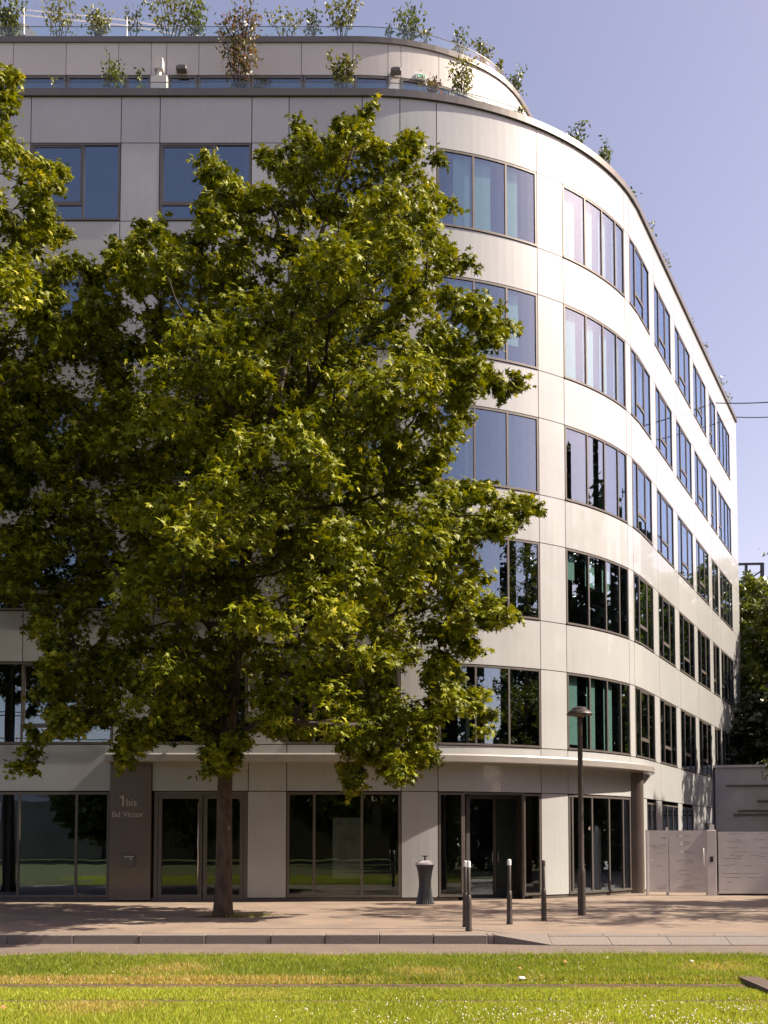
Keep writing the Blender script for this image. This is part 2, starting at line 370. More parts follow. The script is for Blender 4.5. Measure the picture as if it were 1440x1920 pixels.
# ------------------------------------------------------------------ office building
BLD = empty('office_building', (0, 27, 0), 'six storey curved office building with glossy white panels and a planted stepped-back roof', 'building')
PITCH, SILL0, WH = 3.53, 4.085, 2.18
HG = 2.81
ZPAR0, ZPAR1 = 21.68, 21.88
sills = [SILL0+PITCH*k for k in range(5)]
def P(name, b, m, parent=None, **k): return b.build(name, m, parent or BLD, **k)
def S(px, z=16.0): return MP.at_px(px, z)
JT = .011
def panel(s0, s1, z0, z1, m='panel', path=MP, o=0.0):
    b = MB(); b.slab(path, s0+JT, s1-JT, z0+JT, z1-JT, o, o-.03); return P('wall_panel', b, M[m])
S_mid = MP.at_px(1040, 2.0); S_left = MP.at_px(240, 2.0)
def window(s0, s1, z0, z1, mull=(), trans=None, path=MP, blinds=None, reflection_curtain=None, fw=.055, name='window', mat_f='frame'):
    """mull: s positions; trans: {pane index: z}; blinds: {pane index: (z_low fraction)}"""
    g = .012; s0 += g; s1 -= g; z0 += g; z1 -= g
    b = MB(); o0, o1 = .004, -.09
    b.slab(path, s0, s1, z0, z0+fw, o0+.02, o1); b.slab(path, s0, s1, z1-fw, z1, o0, o1)
    b.slab(path, s0, s0+fw, z0+fw, z1-fw, o0, o1); b.slab(path, s1-fw, s1, z0+fw, z1-fw, o0, o1)
    for q in mull: b.slab(path, q-fw*.5, q+fw*.5, z0+fw, z1-fw, o0-.003, o1)
    edges = [s0+fw] + [v for q in mull for v in (q-fw*.5, q+fw*.5)] + [s1-fw]
    cells = [(edges[2*i], edges[2*i+1]) for i in range(len(mull)+1)]
    fr = P(name, b, M[mat_f])
    for i, (a, c) in enumerate(cells):
        if c-a < .05: continue
        zs = [(z0+fw, z1-fw)]
        if trans and i in trans:
            zt = trans[i]; zs = [(z0+fw, zt-.03), (zt+.03, z1-fw)]
            b = MB(); b.slab(path, a, c, zt-.03, zt+.03, 0, -.085)
            # sash frame around the operable light
            t = .05
            b.slab(path, a+.002, a+t, zt+.03, z1-fw-.002, -.008, -.08); b.slab(path, c-t, c-.002, zt+.03, z1-fw-.002, -.008, -.08)
            b.slab(path, a+t, c-t, zt+.03, zt+.03+t, -.008, -.08); b.slab(path, a+t, c-t, z1-fw-t, z1-fw-.002, -.008, -.08)
            b.build('sash', M[mat_f], fr)
        for (u, v) in zs:
            b = MB(); b.slab(path, a-.01, c+.01, u-.01, v+.01, -.024, -.032); b.build('pane', M['shop' if (z0 < .3 and s1 > S_left and s0 < S_mid) else 'glass'], fr, smooth=False)
        if blinds and i in blinds:
            fr_, x0, x1 = blinds[i]; zb = z1-fw-(z1-z0-2*fw)*fr_
            b = MB(); b.slab(path, a+(c-a)*x0+.02, a+(c-a)*x1-.02, zb, z1-fw, -.17, -.175)
            b.slab(path, a+(c-a)*x0+.02, a+(c-a)*x1-.02, zb-.03, zb, -.165, -.185); b.build('blind', M['blind'], fr)
        if reflection_curtain and i in reflection_curtain:  # wavy pale cloth added to imitate a striped reflection in the glass
            b = MB(); n = 26; base = len(b.v); x0, x1 = reflection_curtain[i]
            for k in range(n+1):
                q = a+(c-a)*(x0+(x1-x0)*k/n); of = -.20+.035*math.sin(k*1.9+i)
                p = path.off(q, of); p2 = path.off(q, of-.006)
                b.v += [(p[0], p[1], z0+fw), (p[0], p[1], z1-fw), (p2[0], p2[1], z1-fw), (p2[0], p2[1], z0+fw)]
            for k in range(n):
                for j in range(4):
                    i0 = base+4*k; b.f.append((i0+j, i0+(j+1) % 4, i0+4+(j+1) % 4, i0+4+j))
            b.build('reflection_curtain', M['reflection_curtain'], fr)
    return fr
# columns of the facade: [('w', px0, px1, mullions px), ...] measured high on the facade
cols = [(-190, -14, [-88], 'L'), (55, 225, [155], 'L'), (298, 471, [401], 'L'), (541, 750, [592, 679], 'C'), (819, 1007, [888, 949], 'P'), (1055, 1171, [1097.5, 1129.5, 1154.5], 'P'),
        (1183, 1220, [1193.5, 1208.5], 'W'), (1229.5, 1260.5, [1238, 1250.5], 'W'), (1268.5, 1297, [1276.5, 1288], 'W'), (1303, 1326.5, [1309.5, 1319], 'W'),
        (1332.5, 1344.5, [1337.5], 'N'), (1347.5, 1371, [1353, 1360, 1366], 'N')]
CS = []
for (a, c, m, t) in cols:
    zz = 18.5 if t in 'LCP' else 15.5
    CS.append((S(a, zz), S(c, zz), [S(q, zz) for q in m], t))
s_first = 0.0; s_end = MP.L
core = MB()
def hb(z0, z1): core.slab(MP, s_first, s_end, z0, z1, -.032, -.20, n=90)
CSU = CS
def low(z): 
    L0 = [(S(-330, z+1), S(212 if z < 6 else 216, z+1), [S(q, z+1) for q in (-220, -115, -65, 41 if z < 6 else 45, 148)], 'L')]
    return L0+CSU[2:]
for k, z in enumerate(sills):
    CS = low(z) if k < 3 else CSU
    zt = z+WH; znext = sills[k+1] if k < 4 else ZPAR0
    hb(zt, znext)
    # spandrel panels above the windows
    edges = [s_first]
    for (a, c, m, t) in CS:
        if t in 'LCP': edges += [a, c] if k > 2 or t != 'L' or a > S(250) else [S(55), S(225)]
        else: edges += [a] 
    edges.append(s_end)
    if k == 4:     # extra joint in the parapet over bay three
        edges.append(CS[3][2][1])
    edges = sorted(edges)
    for a, c in zip(edges[:-1], edges[1:]):
        if c-a > .05: panel(a, c, zt, znext)
    # pillar panels
    prev = s_first
    for (a, c, m, t) in CS:
        if a-prev > .04:
            if k == 0 and abs(prev-s_first) < .01: pass
            panel(prev, a, z, zt); core.slab(MP, prev, a, z, zt, -.032, -.20)
        prev = c
    panel(prev, s_end, z, zt); core.slab(MP, prev, s_end, z, zt, -.032, -.2)
    for ci, (a, c, m, t) in enumerate(CS, len(CSU)-len(CS)):
        if t == 'L': window(a, c, z, zt, m, {0: z+.47} if len(m) < 3 else {1: z+.47, 4: z+.47})
        elif t == 'C': window(a, c, z, zt, m, {1: z+.47, 2: z+.47} if k < 3 else {0: z+.47})
        elif t == 'P':
            bl = None
            if k >= 3 and ci == 4: bl = {0: (.97, .45, 1), 1: (.97, 0, .62), 2: (.72+.2*(k == 4), .0, .5)}
            if k >= 3 and ci == 5: bl = {0: (.97, 0, .72), 1: (.97, .0, .7), 2: (.97, 0, .6), 3: (.97, .1, 1)}
            if k == 1 and ci == 5: bl = {0: (.36, 0, .55), 1: (.40, 0, .6), 2: (.42, 0, .6)}
            if k == 0 and ci == 5: bl = {0: (.93, 0, .62), 1: (.97, 0, .55), 2: (.97, 0, .7)}
            window(a, c, z, zt, m, None, blinds=bl)
        elif t == 'W':
            cu = None
            if (k == 4 and ci in (8, 9)) or (k == 3 and ci == 6): cu = {0: (.1, 1), 1: (0, 1), 2: (0, .9)}
            window(a, c, z, zt, m, {1: z+.58}, reflection_curtain=cu)
        else: window(a, c, z, zt, m, {0: z+.58} if k < 4 or ci == 10 else None)
CS = CSU
# base band between ground floor and first floor
hb(HG+.05, SILL0)
Z1 = 3.62
def G(px): return MP.at_px(px, 2.0)
g = dict(w0=G(-330), w1=G(206), p1=G(284), d0=G(289), d1=G(464), w2=G(537), w3=G(752.5), e0=G(821.5), e1=G(1015.5), c0=G(1066), c1=G(1183))
ed = [s_first, g['w0'], G(-70), g['w1']]
for a, c in zip(ed[:-1], ed[1:]): panel(a, c, HG+.05, SILL0)
ed = [g['w1'], g['p1'], G(465), g['w2'], G(680), g['w3'], g['e0'], g['e1'], g['c0'], g['c1']+.02]
for a, c in zip(ed[:-1], ed[1:]):
    if a == g['w1']: continue
    panel(a, c, HG+.05, Z1); panel(a, c, Z1+.0, SILL0)
ed = [g['c1']+.02] + [CS[i][0] for i in range(7, 12)] + [s_end]
for a, c in zip(ed[:-1], ed[1:]): panel(a, c, HG+.05, SILL0)
panel(g['w1'], g['p1'], Z1, SILL0)
# ground floor piers
for a, c in ((s_first, g['w0']), (g['d1'], g['w2']), (g['w3'], g['e0']), (g['e1'], g['c0'])):
    panel(a, c, .09, HG+.05); core.slab(MP, a, c, 0, HG+.05, -.032, -.2)
# plinth
b = MB(); b.slab(MP, s_first, g['d0'], 0, .09, -.02, -.2); b.slab(MP, g['d1'], g['e0']+.55, 0, .08, -.02, -.2); b.slab(MP, g['e1']-.3, g['c1'], 0, .08, -.02, -.2); P('plinth', b, M['frame'])
window(g['w0'], g['w1'], .09, HG+.04, [G(-220), G(-110), G(35), G(143)], fw=.065)
window(g['w2'], g['w3'], .09, HG+.04, [G(589), G(678.5)], fw=.065)
window(g['c0'], g['c1'], .09, HG+.04, [G(1074), G(1111), G(1143), G(1169)], fw=.06)
# address pier (taupe, proud) with lettering and letter box
b = MB(); b.slab(MP, g['w1']+.01, g['p1'], .04, Z1-.02, .06, -.2); pier = P('address_pier', b, M['taupe'])
bevel(pier, .008, 2)
def text(s, size, loc, parent, m='letter', align='LEFT', ext=.003, rot=(R(90), 0, 0)):
    cu = bpy.data.curves.new('t', 'FONT'); cu.body = s; cu.size = size; cu.extrude = ext; cu.align_x = align
    to = bpy.data.objects.new('t', cu); col.objects.link(to); dg = bpy.context.evaluated_depsgraph_get()
    me = bpy.data.meshes.new_from_object(to.evaluated_get(dg)); bpy.data.objects.remove(to)
    me.materials.clear(); me.materials.append(M[m]); o = link('lettering', me, parent)
    o.rotation_euler = rot; o.location = loc; return o
yp = 27-.064
p = inv(229, 1511, yp); b = MB()
b.box(p[0], p[0]+.042, yp-.004, yp+.004, p[2], p[2]+.27)
b.quad_prism([(p[0]-.075, yp-.004, p[2]+.185), (p[0], yp-.004, p[2]+.225), (p[0], yp+.004, p[2]+.225), (p[0]-.075, yp+.004, p[2]+.185)], [(p[0]-.075, yp-.004, p[2]+.215), (p[0], yp-.004, p[2]+.27), (p[0], yp+.004, p[2]+.27), (p[0]-.075, yp+.004, p[2]+.215)])
b.build('lettering', M['letter'], pier)
p = inv(235.5, 1511, yp); text('bis', .27, p, pier)
p = inv(209.5, 1532, yp); text('Bd Victor', .212, p, pier)
p = inv(242, 1614, yp); b = MB(); b.box(p[0]-.165, p[0]+.165, yp-.03, yp+.02, p[2]-.16, p[2]+.16); lb = P('letter_box', b, M['frame'], pier); bevel(lb, .006)
b = MB(); b.box(p[0]-.12, p[0]+.12, yp-.036, yp-.029, p[2]+.09, p[2]+.12); b.box(p[0]+.03, p[0]+.08, yp-.038, yp-.029, p[2]+.02, p[2]+.06); b.build('slot', M['chrome'], pier)
# left double door
def door_set(s0, s1, z0, z1, leaves, hs):
    b = MB(); f = .09
    b.slab(MP, s0, s0+f, z0, z1, .0, -.12); b.slab(MP, s1-f, s1, z0, z1, .0, -.12); b.slab(MP, s0+f, s1-f, z1-.08, z1, 0, -.12); b.slab(MP, s0+f, s1-f, 0, .05, 0, -.12)
    fr = P('door_frame', b, M['frame'])
    for (a, c) in leaves:
        t = .10; b = MB(); o0, o1 = -.02, -.08
        b.slab(MP, a, a+t, .05, z1-.085, o0, o1); b.slab(MP, c-t, c, .05, z1-.085, o0, o1); b.slab(MP, a+t, c-t, .05, .17, o0, o1); b.slab(MP, a+t, c-t, z1-.185, z1-.085, o0, o1)
        b.build('door', M['frame'], fr)
        b = MB(); b.slab(MP, a+t-.01, c-t+.01, .16, z1-.18, -.045, -.053); b.build('pane', M['shop'], fr)
    for h in hs:
        x, y = MP.off(h, .05); b = MB(); b.tube([(x, y, .2), (x, y, z1-.3)], .018, 10)
        for zz in (.5, 1.4, 2.2): b.tube([(x, y, zz), (x, y+.08, zz)], .012, 6)
        b.build('handle', M['chrome'], fr, smooth=True)
    return fr
door_set(g['d0'], g['d1'], .0, HG+.04, [(G(296), G(379)), (G(381), G(457))], [G(372.5)])
# recessed right entrance
e0, e1 = g['e0'], g['e1']; r0, r1 = G(870), G(981); RD = 1.25
window(e0, r0, .09, HG+.04, [], fw=.06); window(r1, e1, .09, HG+.04, [], fw=.06)
def pq(s, o): return MP.off(s, o)
a0 = pq(r0, .0); a1 = pq(r0, -RD); c0 = pq(r1, 0); c1 = (pq(r1, 0)[0]+.05, pq(r1, -RD)[1])
b = MB()
def wallseg(b, p, q, th, z0, z1):
    d = Vector((q[0]-p[0], q[1]-p[1])); n = Vector((-d.y, d.x)).normalized()*th/2
    b.quad_prism([(p[0]-n.x, p[1]-n.y, z0), (q[0]-n.x, q[1]-n.y, z0), (q[0]+n.x, q[1]+n.y, z0), (p[0]+n.x, p[1]+n.y, z0)],
                 [(p[0]-n.x, p[1]-n.y, z1), (q[0]-n.x, q[1]-n.y, z1), (q[0]+n.x, q[1]+n.y, z1), (p[0]+n.x, p[1]+n.y, z1)])
wallseg(b, c0, c1, .06, 0, HG+.03); P('porch_side', b, M['taupe']); b = MB(); wallseg(b, a0, a1, .06, 0, HG+.03); P('porch_side', b, M['taupe'])
b = MB(); b.quad_prism([(a0[0], a0[1]+.02, HG), (c0[0], c0[1]+.02, HG), (c1[0], c1[1], HG), (a1[0], a1[1], HG)], [(a0[0], a0[1]+.02, HG+.04), (c0[0], c0[1]+.02, HG+.04), (c1[0], c1[1], HG+.04), (a1[0], a1[1], HG+.04)]); P('porch_soffit', b, M['frame'])
DP = Path([(a1[0]+(c1[0]-a1[0])*t, a1[1]+(c1[1]-a1[1])*t) for t in np.linspace(0, 1, 8)])
L_ = DP.L
window(0, L_, .0, HG, [L_*.28, L_*.64], path=DP, fw=.07, name='entrance_door')
for q in (.60, .68):
    x, y = DP.off(L_*q, .06); b = MB(); b.tube([(x, y, .9), (x, y, 1.3)], .014, 8); b.build('door_handle', M['chrome'], BLD, smooth=True)
# corner column
x, y = pq(g['c1']+.30, -.02); b = MB()
prof = []
for k in range(20):
    a = 2*math.pi*k/20; rr = .23
    prof.append((x+.02+rr*1.1*math.copysign(abs(math.cos(a))**.55, math.cos(a)), y+rr*1.05*math.copysign(abs(math.sin(a))**.55, math.sin(a))))
i = len(b.v); b.v += [(p[0], p[1], 0) for p in prof]+[(p[0], p[1], Z1) for p in prof]
b.f += [tuple(range(19, -1, -1)), tuple(range(20, 40))]+[(k, (k+1) % 20, 20+(k+1) % 20, 20+k) for k in range(20)]
P('corner_column', b, M['taupe'], sharp=40)
# wing ground floor: wall with small windows
sw0 = g['c1']+.35
small = [(1213.5, 1231), (1242, 1272), (1280, 1300), (1321, 1333)]
prev = sw0
for i, (a, c) in enumerate(small):
    a, c = MP.at_px(a, 2.3), MP.at_px(c, 2.3); a = max(a, prev+.05)
    panel(prev, a, 0.05, HG+.05); core.slab(MP, prev, a, 0, HG+.05, -.032, -.2)
    zt = HG-.05 if i < 3 else 2.2
    panel(a, c, .05, 1.15); core.slab(MP, a, c, 0, 1.15, -.032, -.2)
    if zt < 2.5: panel(a, c, zt, HG+.05); core.slab(MP, a, c, zt, HG+.05, -.032, -.2)
    window(a, c, 1.15, zt, [a+(c-a)*.5] if i != 1 else [a+(c-a)*.33, a+(c-a)*.67]); prev = c
panel(prev, s_end, .05, HG+.05); core.slab(MP, prev, s_end, 0, HG+.05, -.032, -.2)
P('wall_core', core, M['core'])
# canopy
cs0, cs1 = G(205), MP.at_px(1237, 3.7, .3)
js = [cs0]+[MP.at_px(q, 3.7, .5) for q in (395, 675, 838, 986, 1103, 1182)]+[cs1]
for i, (a, c) in enumerate(zip(js[:-1], js[1:])):
    b = MB(); n = max(4, MP.segs(a, c)); base = len(b.v)
    for k in range(n+1):
        q = a+(c-a)*k/n; ov = .54
        if q > cs1-2.2: ov = .54-.50*max(0, (q-(cs1-2.2))/2.2)**2
        pa = MP.off(q, ov); pb = MP.off(q, .003); pm = MP.off(q, ov-.03)
        b.v += [(pm[0], pm[1], Z1-.02), (pa[0], pa[1], Z1+.005), (pa[0], pa[1], Z1+.16), (pm[0], pm[1], Z1+.20), (pb[0], pb[1], Z1+.23), (pb[0], pb[1], Z1-.02)]
    for k in range(n):
        i0 = base+6*k
        for j in range(6): b.f.append((i0+j, i0+(j+1) % 6, i0+6+(j+1) % 6, i0+6+j))
    b.f.append(tuple(base+j for j in range(5, -1, -1))); e = base+6*n; b.f.append(tuple(e+j for j in range(6)))
    # tiny joint
    b.v = b.v
    P('canopy_segment', b, M['canopy'], sharp=30)
# slabs, rooms behind the glass
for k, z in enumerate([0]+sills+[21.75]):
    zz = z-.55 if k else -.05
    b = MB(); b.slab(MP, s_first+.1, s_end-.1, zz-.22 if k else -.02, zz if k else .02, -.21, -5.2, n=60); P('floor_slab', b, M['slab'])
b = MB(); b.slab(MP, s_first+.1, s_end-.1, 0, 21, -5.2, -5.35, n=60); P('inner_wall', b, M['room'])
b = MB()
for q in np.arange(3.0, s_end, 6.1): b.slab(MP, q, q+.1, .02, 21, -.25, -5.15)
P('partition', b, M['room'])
# end walls
xa, ya = MP.off(s_end, 0); b = MB(); wallseg(b, (xa-.02, ya+.12), (xa-13*.885, ya+13*.465), .2, 0, ZPAR0); wallseg(b, (-19.1, 26.98), (-19.1, 42), .2, 0, ZPAR0); P('end_wall', b, M['panel'])
# parapet coping in pieces, terrace roof
cj = [s_first]+[MP.at_px(q, 21.8) for q in (-60, 300, 620, 856, 1010, 1150, 1240, 1310)]+[s_end]
for a, c in zip(cj[:-1], cj[1:]):
    b = MB(); b.slab(MP, a+.003, c-.003, ZPAR0, ZPAR1, .07, -.40); P('coping', b, M['coping'])
rp = [MP.off(q, -.3) for q in np.linspace(0, s_end, 120)]
back = [(xa-13*.885, ya+13*.465), (-19.1, 42)]
def poly_roof(name, ring, z0, z1, m):
    b = MB(); n = len(ring); b.v = [(p[0], p[1], z0) for p in ring]+[(p[0], p[1], z1) for p in ring]
    b.f = [tuple(range(n-1, -1, -1)), tuple(range(n, 2*n))]+[(k, (k+1) % n, n+(k+1) % n, n+k) for k in range(n)]
    P(name, b, m)
poly_roof('terrace_deck', rp+back, 21.2, 21.4, M['roof'])
# glass railing of terrace
def railing(path, a, c, o, z0, z1, step, posts=True):
    n = int((c-a)/step); b = MB(); 
    for k in range(n):
        q0 = a+(c-a)*k/n; q1 = a+(c-a)*(k+1)/n
        b = MB(); b.slab(path, q0+.01, q1-.01, z0, z1, o, o-.012); P('railing_pane', b, M['clear'])
    b = MB(); nn_ = 80
    b.slab(path, a, c, z1, z1+.012, o+.004, o-.014, n=nn_)
    P('handrail', b, M['coping'])
railing(MP, 4.0, MP.at_px(985, 22), -.33, ZPAR1, 22.34, 1.5)
# penthouse
PZ0, PZ1, PZT = 23.83, 24.80, 24.97
def PX(px, z=24.4): return PP.at_px(px, z)
pj = [0.0]+[PX(q) for q in (-150, -74, 25, 124, 222.5, 283.5, 312.5, 373, 565, 661.5, 727.5, 752, 823, 885, 934, 969)]+[PX(969)+3.0, PX(969)+6.0, PX(969)+9, PP.L]
for a, c in zip(pj[:-1], pj[1:]):
    b = MB(); b.slab(PP, a+.008, c-.008, PZ0, PZ1, 0, -.03); P('penthouse_panel', b, M['panel_up'])
pcor = MB(); pcor.slab(PP, 0, PP.L, PZ0+.02, PZT-.1, -.032, -.3, n=90)
for a, c in ((pj[5], pj[6]-.02), (pj[11], pj[12])): pass
P('penthouse_core', pcor, M['core'])
b = MB(); b.slab(PP, 0, PP.L, PZ1+.0, PZT, .05, -.35, n=90); P('penthouse_coping', b, M['coping'])
# penthouse windows
wj = [PX(q, 22.8) for q in (-150, -50, 20, 124, 235, 283)]
for a, c in zip(wj[:-1], wj[1:]): window(a, c, 21.55, PZ0-.01, [], path=PP, fw=.07)
b = MB(); b.slab(PP, PX(283, 22.8), PX(315, 22.8), 21.4, PZ0-.01, -.01, -.2); P('pier', b, M['panel_up'])
wj = [PX(q, 22.8) for q in (315, 370, 470, 568, 665, 729)]
for a, c in zip(wj[:-1], wj[1:]): window(a, c, 21.55, PZ0-.01, [], path=PP, fw=.07)
b = MB(); b.slab(PP, PX(729, 22.8), PX(751, 22.8), 21.4, PZ0-.01, -.01, -.2); P('pier', b, M['panel_up'])
wj = [PX(751, 22.8)]+[PX(751, 22.8)+1.6*k for k in range(1, 12)]
for a, c in zip(wj[:-1], wj[1:]):
    if c < PP.L: window(a, c, 21.55, PZ0-.01, [], path=PP, fw=.07)
b = MB(); b.slab(PP, 0, PP.L, 21.4, PZ0, -3.5, -3.6, n=60); P('penthouse_inner_wall', b, M['room'])
ring = [PP.off(q, -.2) for q in np.linspace(0, PP.L, 90)]
poly_roof('penthouse_roof', ring+[(2, 50), (-19, 42)], 24.5, 24.72, M['roof'])
railing(PP, .5, PX(969)+2.5, -.30, PZT, 25.54, 1.25)
# higher roof block at far left with thin rails
b = MB(); q0 = inv(-60, 40, 33); q1 = inv(50, 44, 33); q2 = inv(250, 66, 33)
b.quad_prism([(q0[0]-4, 33, 24.7), (q2[0], 33, 24.7), (q2[0], 37, 24.7), (q0[0]-4, 37, 24.7)], [(q0[0]-4, 33, q1[2]), (q1[0], 33, q1[2]), (q1[0], 37, q1[2]), (q0[0]-4, 37, q1[2])])
P('plant_room', b, M['panel_up'])
b = MB()
for yy in (18, 28): b.tube([inv(-40, yy, 33), inv(45, yy, 33), inv(240, yy+20, 33.2), inv(330, yy+36, 33.5)], .018, 6)
for xx, yy in ((45, 15), (238, 33)): b.tube([inv(xx, yy, 33), inv(xx, yy+50, 33)], .022, 6)
P('roof_rail', b, M['white'])
# vent pipe, wall lights, exit sign on the penthouse wall
x = inv(298, 150, 28.6)[0]; zt = inv(298, 113, 28.6)[2]
b = MB(); b.tube([(x, 28.6, 21.4), (x, 28.6, zt-.1)], .075, 12); b.box(x-.13, x+.13, 28.48, 28.72, zt-.32, zt); b.box(x-.22, x+.25, 28.5, 28.7, 21.4, 21.4+inv(298, 145, 28.6)[2]-21.4)
o = b.build('vent_pipe', M['panel_up']); tag(o, 'white vent pipe with a boxy cap standing on the lower roof terrace', 'vent pipe'); bevel(o, .01)
for (px, py, lab) in ((342, 130, 'small dark wall light on the penthouse wall right of the white vent pipe'), (741, 134, 'small dark wall light on the penthouse wall left of the green exit sign')):
    q = PP.at_px(px, 24); x, y = PP.off(q, .12); z = inv(px, py, y)[2]
    o = empty('wall_light', (x, y, z), lab, 'wall light', 'wall lights on the penthouse')
    b = MB(); b.box(x-.15, x+.15, y-.1, y+.1, z-.05, z+.05); bevel(b.build('housing', M['frame'], o), .01)
    b = MB(); b.box(x-.10, x+.10, y-.06, y+.11, z+.05, z+.10); b.build('bracket', M['coping'], o)
q = PP.at_px(788, 23.9); x, y = PP.off(q, .05); z = inv(788, 143.5, y)[2]
nx, ny = PP.nrm(q); o = empty('exit_sign', (x, y, z), 'small white and green exit sign with running figure and arrow on the penthouse wall', 'exit sign')
def locbox(name, par, x0, x1, z0, z1, d0, d1, m):
    u = Vector((-ny, nx)); c0_ = Vector((x, y)); N = Vector((nx, ny)); u = Vector((-ny, nx)) if -ny > 0 else Vector((ny, -nx))
    f = lambda a, d: c0_+u*a+N*d
    A = [f(x0, d0), f(x1, d0), f(x1, d1), f(x0, d1)]
    b = MB(); b.quad_prism([(p.x, p.y, z+z0) for p in A], [(p.x, p.y, z+z1) for p in A]); return b.build(name, m, par)
locbox('housing', o, -.15, .15, -.08, .08, -.05, .02, M['white']); locbox('green_face', o, -.12, .12, -.055, .055, .02, .026, M['green'])
locbox('arrow', o, .01, .09, -.012, .012, .026, .03, M['white']); locbox('arrow', o, .06, .075, -.03, .03, .026, .031, M['white'])
locbox('running_figure', o, -.09, -.06, -.04, .03, .026, .03, M['white']); locbox('running_figure', o, -.095, -.03, -.045, -.03, .026, .031, M['white'])
# poster in the ground floor window, flags added behind the first floor glass for mirrored ones
p = inv(650, 1590, 27.35); b = MB(); b.box(p[0]-.37, p[0]+.37, 27.34, 27.36, p[2]-.80, p[2]+.80)
o = b.build('poster', M['poster']); tag(o, 'pale notice poster standing behind the ground floor window left of the litter bin', 'poster')
b = MB()
for (u, v, h, wd) in ((-.25, .62, .05, .2), (.05, .62, .07, .22), (-.1, .3, .012, .5), (-.1, .24, .012, .4), (-.1, -.2, .012, .5), (-.14, -.35, .05, .12)):
    b.box(p[0]+u, p[0]+u+wd-.1, 27.33, 27.339, p[2]+v, p[2]+v+h)
b.build('printed_line', M['frame'], o)
for (px, lab) in ((163, 'tricolour flag on a pole added behind the first floor window nearest the address pier to stand in for a mirrored one'), (28, 'furled tricolour flag at the left edge of the photo added behind a first floor window to stand in for a mirrored one')):
    c = inv(px, 1395, 27.14); c.z = 4.16
    o = empty('flag', c, lab, 'flag', 'flags added behind the first floor windows for mirrored ones')
    b = MB(); b.tube([(c.x, c.y, c.z), (c.x+.02, c.y, c.z+1.15)], .014, 8); b.build('pole', M['frame'], o)
    for k, m in enumerate(('blue', 'white', 'red')):
        b = MB(); n = 4; 
        b.quad_prism([(c.x-.06+.05*k-.02, c.y-.02, c.z+.05), (c.x-.06+.05*k+.035, c.y-.03, c.z+.04), (c.x-.06+.05*k+.035, c.y+.0, c.z+.04), (c.x-.06+.05*k-.02, c.y+.01, c.z+.05)],
                     [(c.x+.012*k-.0, c.y-.012, c.z+.95-.14*k), (c.x+.012*k+.014, c.y-.012, c.z+.92-.14*k), (c.x+.012*k+.014, c.y, c.z+.92-.14*k), (c.x+.012*k, c.y, c.z+.95-.14*k)])
        b.build('cloth', M[m], o)

# ------------------------------------------------------------------ street furniture
c = gpt(797, 1695); o = empty('litter_bin', (c.x, c.y, 0), 'dark grey fluted hourglass litter bin on the sidewalk in front of the pale pier', 'litter bin')
def kid(b, name, m, par, **k): q = b.build(name, m, None, **k); q.parent = par; q.matrix_parent_inverse = Matrix(); return q
b = MB(); pr = [(.235, 0), (.232, .02), (.205, .12), (.175, .28), (.155, .45), (.155, .58), (.172, .74), (.20, .88), (.232, .98)]
b.lathe(pr, 56, flute=-.085); kid(b, 'body', M['bin'], o)
b = MB(); b.lathe([(.236, .975), (.238, 1.0), (.225, 1.02), (.12, 1.075), (.085, 1.08), (.08, 1.07)], 32); kid(b, 'lid', M['gate'], o, sharp=40)
b = MB(); b.lathe([(.022, 1.06), (.022, 1.17), (.05, 1.18), (.11, 1.192), (.11, 1.20), (.02, 1.205)], 24); kid(b, 'stubber', M['steel'], o, sharp=40)
bol = None
for (px, py, h, lab, wh) in ((879, 1746, 1.235, 'nearest dark bollard with a white cap, overlapping another one', 1), (873, 1738, 1.22, 'dark white-capped bollard half hidden behind the nearest one', 1), (955.5, 1733, 1.235, 'dark white-capped bollard standing alone between the paired ones and the one without a white cap', 1), (1020, 1726.5, 1.20, 'dark bollard without a white cap, next to the street lamp', 0)):
    c = gpt(px, py); o = empty('bollard', (c.x, c.y, 0), lab, 'bollard', 'bollards along the driveway')
    b = MB(); b.lathe([(.062, 0), (.062, .04), (.055, .06), (.052, .5), (.046, .62), (.034, .635)], 20); kid(b, 'base', M['lamp'], o, sharp=40)
    b = MB(); b.lathe([(.034, .60), (.034, h-.12), (.030, h-.115), (.030, h-.105), (.036, h-.1)], 16); kid(b, 'post', M['lamp'], o, sharp=40)
    b = MB(); b.lathe([(.038, h-.11), (.038, h-.02), (.030, h), (.01, h+.005)], 16); kid(b, 'cap', M['white'] if wh else M['lamp'], o, sharp=40)
c = gpt(1091, 1716.5); o = empty('street_lamp', (c.x, c.y, 0), 'brown street lamp with a mushroom shaped head on a slim tapered pole', 'street lamp')
hl = inv(1091, 1325, c.y)[2]
b = MB(); b.lathe([(.085, 0), (.085, .9), (.078, .98), (.062, 1.02), (.055, 2.5), (.05, hl-.42), (.058, hl-.40), (.058, hl-.36), (.04, hl-.33), (.065, hl-.27), (.03, hl-.24), (.03, hl-.15)], 24); kid(b, 'pole', M['lamp'], o, sharp=35)
b = MB(); b.lathe([(.05, hl-.17), (.24, hl-.165), (.275, hl-.18), (.282, hl-.165), (.262, hl-.13), (.20, hl-.075), (.17, hl-.06), (.165, hl-.04), (.12, hl-.012), (.03, hl)], 36); kid(b, 'lamp_head', M['lamp'], o, sharp=35)
b = MB(); b.lathe([(.035, hl-.25), (.11, hl-.21), (.13, hl-.165)], 20); kid(b, 'reflector', M['coping'], o, sharp=35)
